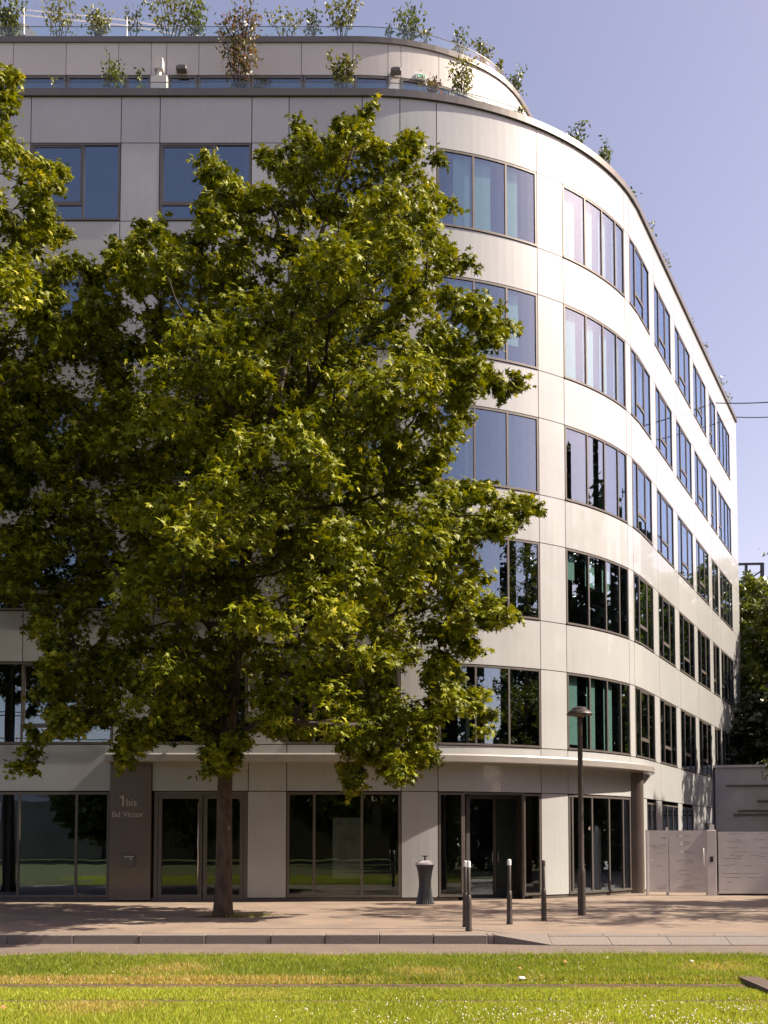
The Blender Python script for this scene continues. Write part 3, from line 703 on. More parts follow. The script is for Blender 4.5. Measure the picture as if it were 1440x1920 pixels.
# gates
def slotted(x0, x1, y, z0, z1, seed, th=.04):
    r = random.Random(seed); b = MB(); z = z0; rows = []
    zs = z0+.10
    while zs < z1-.06:
        rows.append(zs); zs += r.choice((.035, .06, .12, .17, .22))
    prev = z0
    for zr in rows:
        hgt = .013; b.box(x0, x1, y, y+th, prev, zr)
        x = x0; cur = x0
        x += r.uniform(.05, .5)
        while x < x1-.15:
            ln = r.uniform(.08, .55); e = min(x+ln, x1-.06)
            b.box(cur, x, y, y+th, zr, zr+hgt); cur = e; x = e+r.uniform(.1, 1.3)
        b.box(cur, x1, y, y+th, zr, zr+hgt); prev = zr+hgt
    b.box(x0, x1, y, y+th, prev, z1); return b
yg = ground_Y(1679)
gx = lambda px: inv(px, 1620, yg)[0]
zt = inv(1300, 1557, yg)[2]
o = empty('pedestrian_gate', (gx(1270), yg, 0), 'pale grey slotted metal pedestrian gate between the building column and the gate post', 'gate')
slotted(gx(1215), gx(1253.5), yg, .10, zt, 1).build('fixed_panel', M['gate'], o)
slotted(gx(1255), gx(1324), yg, .08, zt, 2).build('gate_leaf', M['gate'], o)
b = MB(); b.box(gx(1212), gx(1215), yg-.02, yg+.06, 0, zt+.02); b.build('hinge_post', M['white'], o)
b = MB(); b.box(gx(1250.5), gx(1254.2), yg+.045, yg+.1, 0, zt+.10); b.build('post', M['gate'], o)
b = MB(); x = gx(1318); b.tube([(x, yg-.01, .85), (x, yg-.07, .87), (x, yg-.07, 1.33), (x, yg-.01, 1.35)], .016, 8); b.build('handle', M['gate'], o, smooth=True)
b = MB(); b.box(gx(1325.5), gx(1343), yg-.03, yg+.15, 0, zt+.01)
o = b.build('gate_post', M['gate']); tag(o, 'wide pale grey gate post with a black keypad between the two slotted gates', 'gate post'); bevel(o, .008)
b = MB(); b.box(gx(1331), gx(1336.5), yg-.05, yg-.031, inv(1333, 1616, yg)[2], inv(1333, 1606, yg)[2]); b.build('keypad', M['black'], o)
b = MB(); b.box(gx(1333), gx(1340), yg-.02, yg+.08, zt+.015, zt+.17); b.build('camera_box', M['white'], o)
b = MB(); b.box(gx(1343.3), gx(1346), yg+.0, yg+.10, 0, zt+.02); b.build('gap_shade', M['black'], o)  # black strip painted in for the shade of the gap before the sliding gate
o = empty('sliding_gate', (gx(1440), yg, 0), 'wide pale grey slotted sliding gate at the right edge of the photo', 'gate')
slotted(gx(1347), gx(1347)+1.42, yg-.02, .06, zt-.04, 5).build('gate_leaf', M['gate'], o)
slotted(gx(1347)+1.425, gx(1347)+2.9, yg-.02, .06, zt-.04, 6).build('gate_leaf', M['gate'], o)
slotted(gx(1347)+2.905, gx(1347)+4.4, yg-.02, .06, zt-.04, 7).build('gate_leaf', M['gate'], o)
b = MB(); b.box(gx(1347), gx(1347)+4.4, yg-.0, yg+.03, .0, .055); b.build('bottom_rail', M['steel'], o)
# retaining wall with relief ribs
sW = MP.at_px(1339, 4.2); wx, wy = MP.off(sW, .02)
zc = inv(1343, 1440, wy)[2]
o = empty('retaining_wall', (wx, wy, 0), 'tall mauve-grey concrete wall with horizontal relief lines behind the gates', 'wall')
b = MB(); wallseg(b, (wx, wy), (wx+14, wy-3.2), .3, 0, zc); b.build('wall_body', M['concrete'], o)
b = MB(); wallseg(b, (wx-.1, wy), (wx+14.1, wy-3.22), .42, zc, zc+.10); b.build('cap', M['gate'], o)
r = random.Random(3); dv = Vector((14, -3.2)).normalized(); nv = Vector((dv.y, -dv.x))
for k in range(34):
    t0 = r.uniform(.3, 9); ln = r.uniform(.8, 3.2); z = zc-.35-.2*(k % 17)-r.uniform(0, .06)
    A = Vector((wx, wy))+dv*t0+nv*.17; B = A+dv*ln
    b = MB(); wallseg(b, A, B, .12, z, z+.045); b.build('relief_line', M['taupe'], o)  # ribs coloured dark taupe to carry their own shadow
# steel frame building behind
Yf = 62
o = empty('steel_frame', (inv(1410, 1200, Yf)[0], Yf, 0), 'dark steel rooftop frame standing above the trees at the right edge', 'steel frame')
f = lambda px, py: inv(px, py, Yf)
b = MB()
for px in (1399, 1429): b.tube([f(px, 1400), f(px, 1056)], .13 if px > 1410 else .1, 4)
b.build('post', M['steel'], o)
b = MB(); b.tube([f(1380, 1058), f(1431, 1057)], .09, 4); b.tube([f(1399, 1090), f(1431, 1068)], .06, 4); b.build('beam', M['steel'], o)
b = MB(); p = f(1411, 1115); q = f(1427, 1082); b.box(p[0], q[0]-.1, Yf+.3, Yf+2, 0, p[2]+1.0); b.build('white_panel', M['white'], o)
# span wires
def wire(name, a, bb, lab):
    b = MB(); n = 12; P_ = []
    for k in range(n+1):
        t = k/n; p = a.lerp(bb, t); p = p-Vector((0, 0, .25*t*(1-t))); P_.append(p)
    b.tube(P_, .022, 6); o = b.build(name, M['steel']); tag(o, lab, 'wire', 'wires at the building corner'); return o
s_a = MP.at_px(1342, 17.5); q = MP.off(s_a, .02)
wire('span_wire', inv(1342, 755.5, q[1]), inv(1500, 749.5, q[1]-4), 'upper thin overhead wire fixed to the far end of the facade')
q = MP.off(s_end-.05, .02); wire('span_wire', inv(1378, 782, q[1]), inv(1500, 777.5, q[1]-4), 'lower thin overhead wire fixed to the far roof corner')

# ------------------------------------------------------------------ foliage
def leaf_tpl(kind):
    if kind == 'plane':
        angs = [-90, -45, -18, 12, 40, 62, 90, 118, 140, 168, 198, 225]
        rr = [.20, .34, .62, .34, .92, .42, 1.12, .42, .92, .34, .62, .34]
        v = [(0, 0, .10)]+[(r_*math.cos(R(a)), r_*math.sin(R(a)), -.10*abs(math.cos(R(a)))*r_*1.6) for a, r_ in zip(angs, rr)]
        n = len(angs); f = [(0, 1+k, 1+(k+1) % n) for k in range(n)]
    elif kind == 'oval':
        v = [(0, -1, 0), (.45, -.1, .1), (0, 1, 0), (-.45, -.1, .1)]; f = [(0, 1, 2), (0, 2, 3)]
    elif kind == 'clump':
        v = [(0, -1, 0), (.4, -.2, .1), (.9, .2, -.1), (.35, .3, .1), (.1, 1, 0), (-.3, .35, .1), (-.95, .25, -.1), (-.4, -.2, .1)]; f = [(0, 1, 3), (1, 2, 3), (0, 3, 5), (3, 4, 5), (0, 5, 7), (5, 6, 7)]
    return np.array(v, float), np.array(f, int)
def leaves_mesh(name, pos, nrm, scale, tpl, m, tint_v, rr):
    """pos Nx3, nrm Nx3, scale N"""
    V, F = leaf_tpl(tpl); N = len(pos)
    nrm = nrm/np.linalg.norm(nrm, axis=1)[:, None]
    a = rr.normal(size=(N, 3)); a[:, 2] -= .6
    u = a-nrm*(a*nrm).sum(1)[:, None]; u /= np.linalg.norm(u, axis=1)[:, None]; w_ = np.cross(u, nrm)
    P_ = pos[:, None, :]+scale[:, None, None]*(V[None, :, 0, None]*w_[:, None, :]+V[None, :, 1, None]*u[:, None, :]+V[None, :, 2, None]*nrm[:, None, :])
    nv, nf = len(V), len(F)
    me = bpy.data.meshes.new(name); me.vertices.add(N*nv); me.vertices.foreach_set('co', P_.astype(np.float32).ravel())
    idx = (F[None]+np.arange(N)[:, None, None]*nv).ravel().astype(np.int32)
    me.loops.add(len(idx)); me.loops.foreach_set('vertex_index', idx)
    me.polygons.add(N*nf); me.polygons.foreach_set('loop_start', np.arange(0, N*nf*3, 3, dtype=np.int32)); me.polygons.foreach_set('loop_total', np.full(N*nf, 3, np.int32))
    at = me.attributes.new('tint', 'FLOAT', 'POINT'); at.data.foreach_set('value', np.repeat(tint_v, nv).astype(np.float32))
    me.materials.append(m); me.update(); me.validate(); return me
def lobe_leaves(lobes, per, rr, size, droop=.25, flat=.62):
    """lobes: list (x,y,z,r): sprays of leaves along short twigs"""
    PO, NO, SC, TI = [], [], [], []
    for (x, y, z, r_) in lobes:
        n_tw = max(3, int(per*r_*r_/6))
        d = rr.normal(size=(n_tw, 3)); d /= np.linalg.norm(d, axis=1)[:, None]
        tipd = r_*rr.uniform(.55, 1.25, n_tw); tilt = rr.normal(0, .22, 2)
        lt = rr.normal(0, .10)
        for i in range(n_tw):
            k = rr.integers(5, 9); t = np.linspace(.0, 1, k); c = np.array([x, y, z])
            v = d[i]*tipd[i]; v = np.array([v[0], v[1], v[2]*flat+v[0]*tilt[0]+v[1]*tilt[1]])
            base = c+v*.4; tip = c+v; tip[2] -= droop*r_*.4*abs(d[i][0])
            p = base+(tip-base)*t[:, None]+rr.normal(0, size*.5, (k, 3))
            PO.append(p); nn_ = d[i]*.45+rr.normal(0, .5, (k, 3)); nn_[:, 2] += .6; NO.append(nn_)
            SC.append(size*rr.uniform(.5, 1.2, k)); TI.append(np.clip(.45+lt+rr.normal(0, .16, k)+.3*t*(rr.random() < .25), 0, 1))  # some twigs tinted lighter towards the tip to look sunlit
    return np.vstack(PO), np.vstack(NO), np.concatenate(SC), np.concatenate(TI)
def poly_tools(poly):
    A = np.array(poly, float); B = np.roll(A, -1, 0)
    def inside(P_):
        x, y = P_[:, 0:1], P_[:, 1:2]; c = ((A[:, 1] > y) != (B[:, 1] > y)) & (x < (B[:, 0]-A[:, 0])*(y-A[:, 1])/(B[:, 1]-A[:, 1]+1e-9)+A[:, 0]); return c.sum(1) % 2 == 1
    def dist(P_):
        d = B-A; t = np.clip(((P_[:, None]-A)*d).sum(2)/(d*d).sum(1), 0, 1); q = A+d*t[..., None]; return np.sqrt(((P_[:, None]-q)**2).sum(2)).min(1)
    return inside, dist
def skeleton(trunk, lobes, name, parent, m, r0, m_small=None):
    """trunk: list of (point, radius). Attach lobes to a growing tree of nodes."""
    nodes = [Vector(p) for p, _ in trunk]; par = [-1]+list(range(len(trunk)-1)); base_n = len(nodes)
    rad0 = [q for _, q in trunk]
    start = max(1, int(len(trunk)*.35))
    C = [Vector(l[:3]) for l in lobes]
    dmin = [min((c-nodes[i]).length for i in range(start, base_n)) for c in C]
    order = sorted(range(len(C)), key=lambda i: dmin[i])
    arr = [np.array(n) for n in nodes]
    for i in order:
        c = C[i]; A = np.array(arr); d = A-np.array(c); cost = np.linalg.norm(d, axis=1)+np.maximum(0, d[:, 2])*1.5; cost[:start] += 50
        j = int(np.argmin(cost)); a = nodes[j]; L_ = (c-a).length
        m1 = a.lerp(c, .5)+Vector((random.uniform(-.08, .08), random.uniform(-.08, .08), -.04*L_+random.uniform(-.04, .06)))*min(1, L_)
        nodes.append(m1); par.append(j); arr.append(np.array(m1)); nodes.append(c); par.append(len(nodes)-2); arr.append(np.array(c))
    cnt = [0]*len(nodes)
    for i in range(len(nodes)-1, base_n-1, -1):
        cnt[i] += 1
        if par[i] >= 0: cnt[par[i]] += cnt[i]
    b = MB()
    tr = MB(); tr.tube([n for n in nodes[:base_n]], rad0, 14)
    for i in range(base_n, len(nodes)):
        j = par[i]; ra = min(.008*math.sqrt(cnt[i])+.004, .06) ; rb = min(.008*math.sqrt(max(1, cnt[j] if j >= base_n else cnt[i]))+.004, .07)
        b.tube([nodes[j], nodes[i]], [rb, ra], 5, cap=False)
    t = tr.build('trunk', m, parent, smooth=True)
    b.build('branch', m_small or m, parent, smooth=True)
    return t
def noise2(x, y, s, seed):
    r_ = np.random.default_rng(seed); out = 0
    for k in range(6):
        a = r_.uniform(0, 6.28); f_ = s*r_.uniform(.6, 1.8); out = out+np.sin((x*math.cos(a)+y*math.sin(a))*f_+r_.uniform(0, 6.28))
    return out/6
def outline_tree(name, label, poly, Yc, hy, nl, per, trunk, size, seed, indiv=0, front=False, extra=()):
    rr = np.random.default_rng(seed); inside, dist = poly_tools(poly); A = np.array(poly, float)
    lo, hi = A.min(0), A.max(0); pxm = FPX/Yc*.98; lobes = []; tries = 0
    while len(lobes) < nl and tries < 400:
        tries += 1
        Q = rr.uniform(lo, hi, (400, 2)); ins = inside(Q); Q = Q[ins]; D = dist(Q)/pxm
        for q, e in zip(Q, D):
            r_ = rr.uniform(.40, .80)
            if e < .36: continue
            r_ = min(r_, e*.80)
            R_ = 5.0; ee = min(e, R_); half = .35+hy*math.sqrt(max(0, R_*R_-(R_-ee)**2))/R_
            dy = rr.uniform(-1, 1); dy = math.copysign(abs(dy)**.6, dy)*half
            if dy > .45*half and rr.random() < .55: continue
            if dy < 0:
                nz = noise2(q[0]/pxm, q[1]/pxm*1.25, 1.9, seed)*1.6
                lf = max(0, min(1, (q[0]-(20 if q[1] < 600 else 90))/380)); lf = lf*lf*(3-2*lf)
                if front: dy *= .12+.88*lf
                dy *= max(.05, min(1.2, .60+nz*1.3))
            p = inv(q[0], q[1], Yc+dy)
            ok = True
            for l in lobes:
                if abs(l[0]-p.x) < .8 and (l[0]-p.x)**2+(l[1]-p.y)**2+(l[2]-p.z)**2 +1.3*(l[2]-p.z)**2 < (.80*(l[3]+r_))**2: ok = False; break
            if ok: lobes.append((p.x, p.y, p.z, r_))
            if len(lobes) >= nl: break
    t = empty(name, (trunk[0][0][0], trunk[0][0][1], 0), label, 'tree')
    skeleton(trunk, lobes, name, t, M['bark'], None, M['twig'])
    # ragged tips: small lobes reaching to the outline
    small = []
    for _ in range(14):
        Q = rr.uniform(lo-10, hi+10, (600, 2)); Q = Q[inside(Q)]; D = dist(Q)/pxm
        for q, e in zip(Q, D):
            if .16 < e < .46 and len(small) < nl*.8:
                p = inv(q[0], q[1], Yc+rr.uniform(-1, .8)*min(1.6, hy)); small.append((p.x, p.y, p.z, rr.uniform(.18, .30)))
    for (qx, qy) in extra:
        p = inv(qx, qy, Yc+rr.uniform(-.8, .5)); small.append((p.x, p.y, p.z, rr.uniform(.20, .30)))
    po, no, sc, ti = lobe_leaves(lobes, per, rr, size)
    p2, n2, s2, t2 = lobe_leaves(small, per*2.2, rr, size*.95)
    po = np.vstack([po, p2]); no = np.vstack([no, n2]); sc = np.concatenate([sc, s2]); ti = np.concatenate([ti, t2])
    rest = np.ones(len(po), bool)
    if indiv:
        # the leaves nearest the viewer hang as separate leaves
        idx = np.argsort(po[:, 1]+rr.uniform(0, 3, len(po)))[:indiv]; rest[idx] = False
        base = []
        for k in range(6):
            base.append(leaves_mesh('leaf', np.zeros((1, 3)), np.array([[rr.normal(0, .1), -.35, .9]]), np.array([1.0]), 'plane', M['leaf'], np.array([.25+.12*k]), rr))
        for i in idx:
            o = bpy.data.objects.new('leaf', base[i % 6]); col.objects.link(o); o.parent = t
            o.matrix_parent_inverse = Matrix.Translation(-Vector(t.location)); o.location = po[i]
            o.rotation_euler = (rr.normal(0, .6), rr.normal(0, .6), rr.uniform(0, 6.28)); s_ = sc[i]; o.scale = (s_, s_, s_)
    me = leaves_mesh('foliage', po[rest], no[rest], sc[rest], 'plane', M['leaf'], ti[rest], rr)
    f = link('foliage', me, t); f['kind'] = 'stuff'
    print(name, 'lobes', len(lobes), 'small', len(small), 'leaves', len(po))
    return t
MAIN = [(690, 196), (700, 250), (765, 255), (782, 300), (826, 292), (812, 350), (842, 380), (835, 430), (884, 484), (850, 520), (905, 560), (958, 608), (950, 650), (900, 670), (968, 712), (945, 745), (880, 770), (905, 800), (850, 850), (830, 880),
        (905, 895), (950, 925), (1014, 948), (985, 990), (960, 1010), (890, 1020), (905, 1080), (955, 1140), (950, 1172), (880, 1190), (925, 1215), (860, 1235), (850, 1270), (920, 1305), (905, 1360), (840, 1360), (826, 1410), (790, 1440), (748, 1478), (700, 1430),
        (672, 1484), (640, 1470), (632, 1400), (590, 1385), (545, 1400), (500, 1380), (455, 1420), (432, 1470), (388, 1455), (360, 1400), (320, 1370), (280, 1395), (245, 1445), (222, 1430), (215, 1370), (150, 1375), (90, 1400), (60, 1460), (18, 1445), (60, 1390), (100, 1340), (70, 1290), (75, 1230), (40, 1150), (20, 1060), (50, 960), (70, 880), (-10, 820), (-20, 700), (60, 640), (150, 560), (158, 485), (225, 455), (262, 420), (320, 410), (355, 440),
        (378, 350), (375, 295), (410, 288), (445, 330), (480, 350), (505, 330), (492, 285), (540, 270), (560, 232), (600, 262), (640, 215)]
tb = gpt(418, 1719); TY = tb.y
trunk = [(Vector((tb.x, TY, -.02)), .27), (Vector((tb.x, TY, .12)), .215), (Vector((tb.x+.01, TY, .5)), .185)]
for (px, py, dy, r_) in ((420, 1600, 0, .172), (421, 1500, 0, .16), (424, 1400, .02, .15), (436, 1300, .1, .145), (445, 1200, .15, .135), (455, 1080, .1, .125), (480, 940, 0, .11), (505, 800, -.1, .095), (540, 660, -.05, .078), (575, 520, .05, .06), (615, 400, 0, .042), (655, 300, 0, .025), (680, 230, 0, .012)):
    trunk.append((inv(px, py, TY+dy), r_))
outline_tree('plane_tree', 'large plane tree with full green crown in front of the building, trunk on the sidewalk', MAIN, TY, 4.1, 520, 660, trunk, .118, 11, indiv=220, front=True, extra=[(62, 1378), (58, 1412), (36, 1438), (60, 1440), (88, 1340), (70, 1300), (98, 1240), (60, 1180), (40, 1100), (90, 1380), (150, 1360), (228, 1405), (232, 1430), (392, 1440), (425, 1438), (640, 1440), (658, 1462), (668, 1475), (720, 1450), (745, 1462), (780, 1430), (815, 1418), (1004, 950), (985, 962), (960, 985), (950, 1158), (935, 1160), (915, 1340), (908, 1305), (890, 1220), (905, 1080), (956, 610), (940, 630), (964, 716), (945, 735), (880, 490), (862, 505), (842, 385), (820, 298), (778, 262), (772, 275), (690, 205), (675, 225), (566, 240), (568, 262), (380, 298), (388, 325), (500, 292), (512, 310), (225, 462), (262, 428), (160, 495), (930, 590), (900, 560), (975, 935), (915, 915), (862, 1270), (905, 1370)])
LEFT = [(-260, 90), (-100, 60), (10, 130), (45, 108), (48, 160), (30, 240), (55, 262), (128, 300), (132, 345), (100, 372), (95, 400), (140, 430), (146, 505), (120, 560), (150, 640), (90, 700), (70, 900), (60, 1010), (45, 1130), (10, 1150), (-60, 1180), (-260, 1250), (-480, 1000), (-520, 600), (-450, 250)]
tx = inv(-300, 1725, TY+.3)
trunk = [(Vector((tx.x, TY+.3, 0)), .26), (Vector((tx.x, TY+.3, .3)), .2), (inv(-298, 1450, TY+.3), .17), (inv(-290, 1150, TY+.3), .14), (inv(-280, 850, TY+.3), .11), (inv(-260, 550, TY+.3), .07), (inv(-240, 250, TY+.3), .03)]
outline_tree('plane_tree', 'second plane tree cut by the left edge of the photo', LEFT, TY+.3, 3.6, 290, 600, trunk, .118, 12, indiv=0)

def gen_tree(name, loc, label, h, rx, z0, nl, per, size, m, seed, group=None, shape='round', tpl='clump', lr=(.6, 1.2), cat='tree', kind=None):
    rr = np.random.default_rng(seed); lobes = []; x, y = loc; tr_ = 0
    while len(lobes) < nl and tr_ < 40000:
        tr_ += 1; t = rr.random()
        if shape == 'column': prof = min(1, (1-t)**.6*1.15)*(.75+.25*min(1, t*5))
        elif shape == 'cone': prof = (1-t)*.98+.05
        else: prof = math.sqrt(max(0, 1-(2*t-1)**2))
        a = rr.uniform(0, 6.283); q = rr.random()**.45
        p = (x+rx*prof*q*math.cos(a), y+rx*prof*q*math.sin(a), z0+(h-z0)*t); r_ = rr.uniform(*lr)
        if any((l[0]-p[0])**2+(l[1]-p[1])**2+(l[2]-p[2])**2 < (.55*(l[3]+r_))**2 for l in lobes): continue
        lobes.append((*p, r_))
    t = empty(name, (x, y, 0), label, cat, group)
    tk = [(Vector((x, y, 0)), .03*h*.55+.05)]+[(Vector((x+.1*math.sin(k+seed), y+.1*math.cos(k*1.3), h*.9*k/6)), max(.03, (.03*h*.5)*(1-k/7))) for k in range(1, 7)]
    skeleton(tk, lobes, name, t, M['bark'], None, M['twig'])
    po, no, sc, ti = lobe_leaves(lobes, per, rr, size)
    f = link('crown', leaves_mesh('crown', po, no, sc, tpl, m, ti, rr), t); f['kind'] = 'stuff'
    return t
# tree whose tips enter on the right, its shade falls on the sidewalk
gen_tree('street_tree', (12.8, 23.2), 'street tree whose leafy tips enter at the right edge beside the facade', 12.5, 3.9, 4.0, 100, 260, .095, M['leaf'], 21, tpl='plane', lr=(.5, .9))
gen_tree('street_tree', (16.8, 38.0), 'tree beyond the right edge, nearer one of two shading the lower wing', 9.6, 2.4, 1.5, 80, 180, .14, M['far_leaf'], 22, lr=(.5, .9))
gen_tree('street_tree', (20.6, 41.0), 'tree beyond the right edge, farther one of two shading the lower wing', 12.5, 2.8, 1.5, 90, 180, .14, M['far_leaf'], 23, lr=(.5, .9))
# bank of trees above the retaining wall
k = 30
labs = ['leafy tree directly beside the far building corner, above the retaining wall', 'bushy tree at the right edge above the retaining wall', 'tall tree below the steel frame at the right edge', 'dark shrub mass low behind the retaining wall', 'tree in the second row behind the retaining wall', 'tree further right behind the retaining wall']
for i, (px, Y, pyt, rx) in enumerate(((1400, 53, 1080, 2.4), (1450, 50, 1140, 2.6), (1420, 57, 1100, 2.8), (1420, 47.5, 1310, 2.6), (1500, 55, 1030, 3.2), (1580, 50, 1060, 3.4))):
    top = inv(px, pyt, Y)
    gen_tree('bank_tree', (top.x, Y), labs[i], top.z, rx, .5, 110, 260, .15, M['far_leaf'] if i != 3 else M['dark_leaf'], k+i, 'trees above the retaining wall', lr=(.6, 1.1))
# tall trees across the street, seen mirrored in the curved windows
for i, (x, y, h, rx) in enumerate(((27, 20.5, 17, 2.6), (28.5, 25.5, 21, 2.8), (31, 29, 19, 3.0), (29.5, 33, 22, 2.8), (29.5, 38, 17.5, 3.0), (32, 43, 20.5, 3.2), (29, 48.5, 18, 3.2), (28, 15.5, 18, 2.6), (28.5, 9.5, 20.5, 2.8), (21.5, 4, 16, 2.8), (18.5, -1.5, 19.5, 2.8), (14.5, -7, 17, 3.0), (29, 55, 21, 3.4), (35, 51, 19, 3.4), (11, -12, 15, 3.0))):
    gen_tree('tall_tree', (x, y), 'tall slender tree across the street, seen only mirrored in the curved windows', h, rx, .6, 110, 110, .30, M['dark_leaf'], 60+i, 'trees mirrored in the windows', shape='column', lr=(.9, 1.5))
gen_tree('street_tree', (20.8, 45.5), 'tree beyond the right edge shading the end of the wing, just behind the retaining wall', 13.8, 2.3, .6, 100, 150, .17, M['far_leaf'], 25, lr=(.6, 1.0))
gen_tree('street_tree', (21.2, 49.0), 'tree beyond the right edge shading the far corner of the building', 15.5, 2.4, .6, 100, 150, .17, M['far_leaf'], 26, lr=(.6, 1.0))
for i, (x, y, h, rx) in enumerate(((-3, -22, 18, 5.5), (-14, -24, 18, 6), (8, -22, 17, 5.5), (18, -24, 18, 5.5), (-22, -27, 8, 3.5))):
    gen_tree('street_tree', (x, y), 'broad tree across the street, seen only mirrored in the front windows', h, rx, 2.0, 120, 80, .34, M['far_leaf'], 80+i, 'trees mirrored in the windows', lr=(1.0, 1.8))
# buildings across the street (mirrored in the lower windows)
ob = empty('opposite_building', (-43, -46, 0), 'pale tall building across the street, seen only mirrored in the lower left windows', 'building')
b = MB(); b.box(-66, -25, -60, -46, -.3, 9.5); b.build('wall', M['facade2'], ob)
b = MB(); b.box(-66.3, -24.7, -60.3, -45.7, 9.5, 9.9); b.build('roof', M['coping'], ob)
for fl in range(2):
    b = MB(); b.box(-66, -25, -45.98, -45.7, 3.3*fl+2.9, 3.3*fl+3.05); b.build('ledge', M['coping'], ob)
for i in range(6):
    b = MB(); x = -64+i*6.6; b.box(x, x+.5, -45.98, -45.75, 0, 9.5); b.build('pilaster', M['coping'], ob)
ob = empty('low_building', (-20, -34, 0), 'low grey-green slatted building across the street, seen only mirrored in the ground floor windows', 'building')
b = MB(); b.box(-66, 45, -42, -34, -.3, 4.8); b.build('wall', M['opwall'], ob)
for i in range(9):
    b = MB(); x = -62+i*7.0
    for k in range(6): b.box(x+k*.45, x+k*.45+.22, -34.1, -33.98, 3.0, 4.7)
    q = b.build('slats', M['facade2'], ob); q['kind'] = 'stuff'

for (yy, zz) in ((-6, 7.5), (-7.5, 6.6), (-4, 8.6), (-11, 9.6)):
    b = MB(); b.tube([(-60, yy, zz+.8), (-25, yy, zz), (0, yy-.5, zz-.4), (30, yy, zz+.6)], .03, 6); o = b.build('overhead_wire', M['steel']); tag(o, 'overhead tram wire seen only mirrored in the first floor window at the left', 'wire', 'tram wires mirrored in the window')
# ------------------------------------------------------------------ roof plants
def roof_plant(px, pyb, pyt, wpx, Y, label, kind='loose', m='shrub_leaf', stems=4, zb=None, red=False):
    rr = np.random.default_rng(int(px*13+pyt)); base = inv(px, pyb, Y); top = inv(px, pyt, Y); pm = FPX/Y
    zb = base.z if zb is None else zb; h = top.z-zb; w_ = wpx/pm
    o = empty('roof_shrub', (base.x, Y, zb), label, 'plant', 'plants on the roof terraces')
    b = MB(); po = []; 
    for k in range(stems):
        fx = (k+.5)/stems-.5; hh = h*(rr.uniform(.7, 1) if k != stems//2 else 1)
        p0 = Vector((base.x+fx*w_*.25, Y+rr.uniform(-.08, .08), zb)); P_ = [p0]
        for j in range(1, 6):
            t = j/5; P_.append(Vector((base.x+fx*w_*(.25+.75*t)+rr.normal(0, .02), Y+rr.normal(0, .05)+fx*.3*t*(-1)**k, zb+hh*t)))
        b.tube(P_, [.016, .014, .011, .009, .006, .003], 5)
        nlf = {'loose': 46, 'dense': 90, 'upright': 60}[kind]
        nlf = int(nlf*max(.4, h))
        for _ in range(nlf):
            t = rr.uniform(.25 if kind != 'dense' else .08, 1.0); j = min(4, int(t*5)); q = P_[j].lerp(P_[j+1], t*5-j)
            sp = {'loose': .12, 'dense': .20, 'upright': .06}[kind]*min(1.2, max(.5, w_))
            po.append((q.x+rr.normal(0, sp), q.y+rr.normal(0, sp), q.z+rr.normal(0, sp*.7)))
    b.build('stem', M['twig'], o, smooth=True)
    po = np.array(po); n = len(po); no = rr.normal(size=(n, 3)); no[:, 2] += .4
    f = link('leaves', leaves_mesh('leaves', po, no, rr.uniform(.045, .085, n), 'oval', M[m], rr.random(n), rr), o); f['kind'] = 'stuff'
YT, YL = 29.9, 27.9
T_ = 'on the top terrace '
plants = [(18, 72, 3, 48, YT, 'dense dark rounded shrub '+T_+'at the far left', 'dense', 'shrub_leaf', 6), (110, 72, -4, 75, YT, 'loose wide shrub with bare twigs '+T_+'second from left', 'loose', 'shrub_olive', 5), (185, 72, 14, 42, YT, 'compact bright green shrub '+T_+'before the loose tall one', 'dense', 'shrub_olive', 5),
          (250, 72, 12, 48, YT, 'thin two-stemmed shrub '+T_+'left of the big multi-stemmed one', 'loose', 'shrub_leaf', 2), (320, 72, -25, 100, YT, 'big multi-stemmed shrub '+T_+'reaching out of the photo', 'loose', 'shrub_olive', 6), (364, 72, 2, 44, YT, 'grey-green dense shrub '+T_+'beside the big multi-stemmed one', 'dense', 'shrub_leaf', 4),
          (535, 72, 18, 90, YT, 'spreading shrub with arching shoots '+T_+'over the third bay', 'loose', 'shrub_olive', 4), (587, 72, 16, 26, YT, 'small grey shrub '+T_+'between arching and upright ones', 'dense', 'shrub_leaf', 2), (642, 72, -8, 72, YT, 'upright columnar shrub with four shoots '+T_+'above the curve start', 'upright', 'shrub_olive', 5),
          (768, 80, 10, 48, YT, 'leafy upright shrub '+T_+'behind the curved glass railing', 'dense', 'shrub_leaf', 4), (730, 76, 48, 20, YT, 'low sprig '+T_+'left of the leafy upright shrub', 'loose', 'shrub_leaf', 2), (798, 82, 58, 16, YT, 'tiny green sprig '+T_+'right of the leafy upright shrub', 'loose', 'shrub_olive', 2),
          (862, 108, 58, 30, 30.5, 'dark small shrub '+T_+'at the start of the right curve', 'dense', 'shrub_leaf', 2), (905, 122, 78, 34, 31.0, 'yellow-green shrub '+T_+'in the middle of the right curve', 'dense', 'shrub_olive', 3), (936, 150, 112, 26, 31.5, 'slim light shrub '+T_+'beyond the yellow-green one', 'upright', 'shrub_olive', 2), (968, 178, 130, 30, 32.1, 'last dark shrub '+T_+'before the roof line drops', 'dense', 'shrub_leaf', 2)]
U_ = 'on the lower terrace '
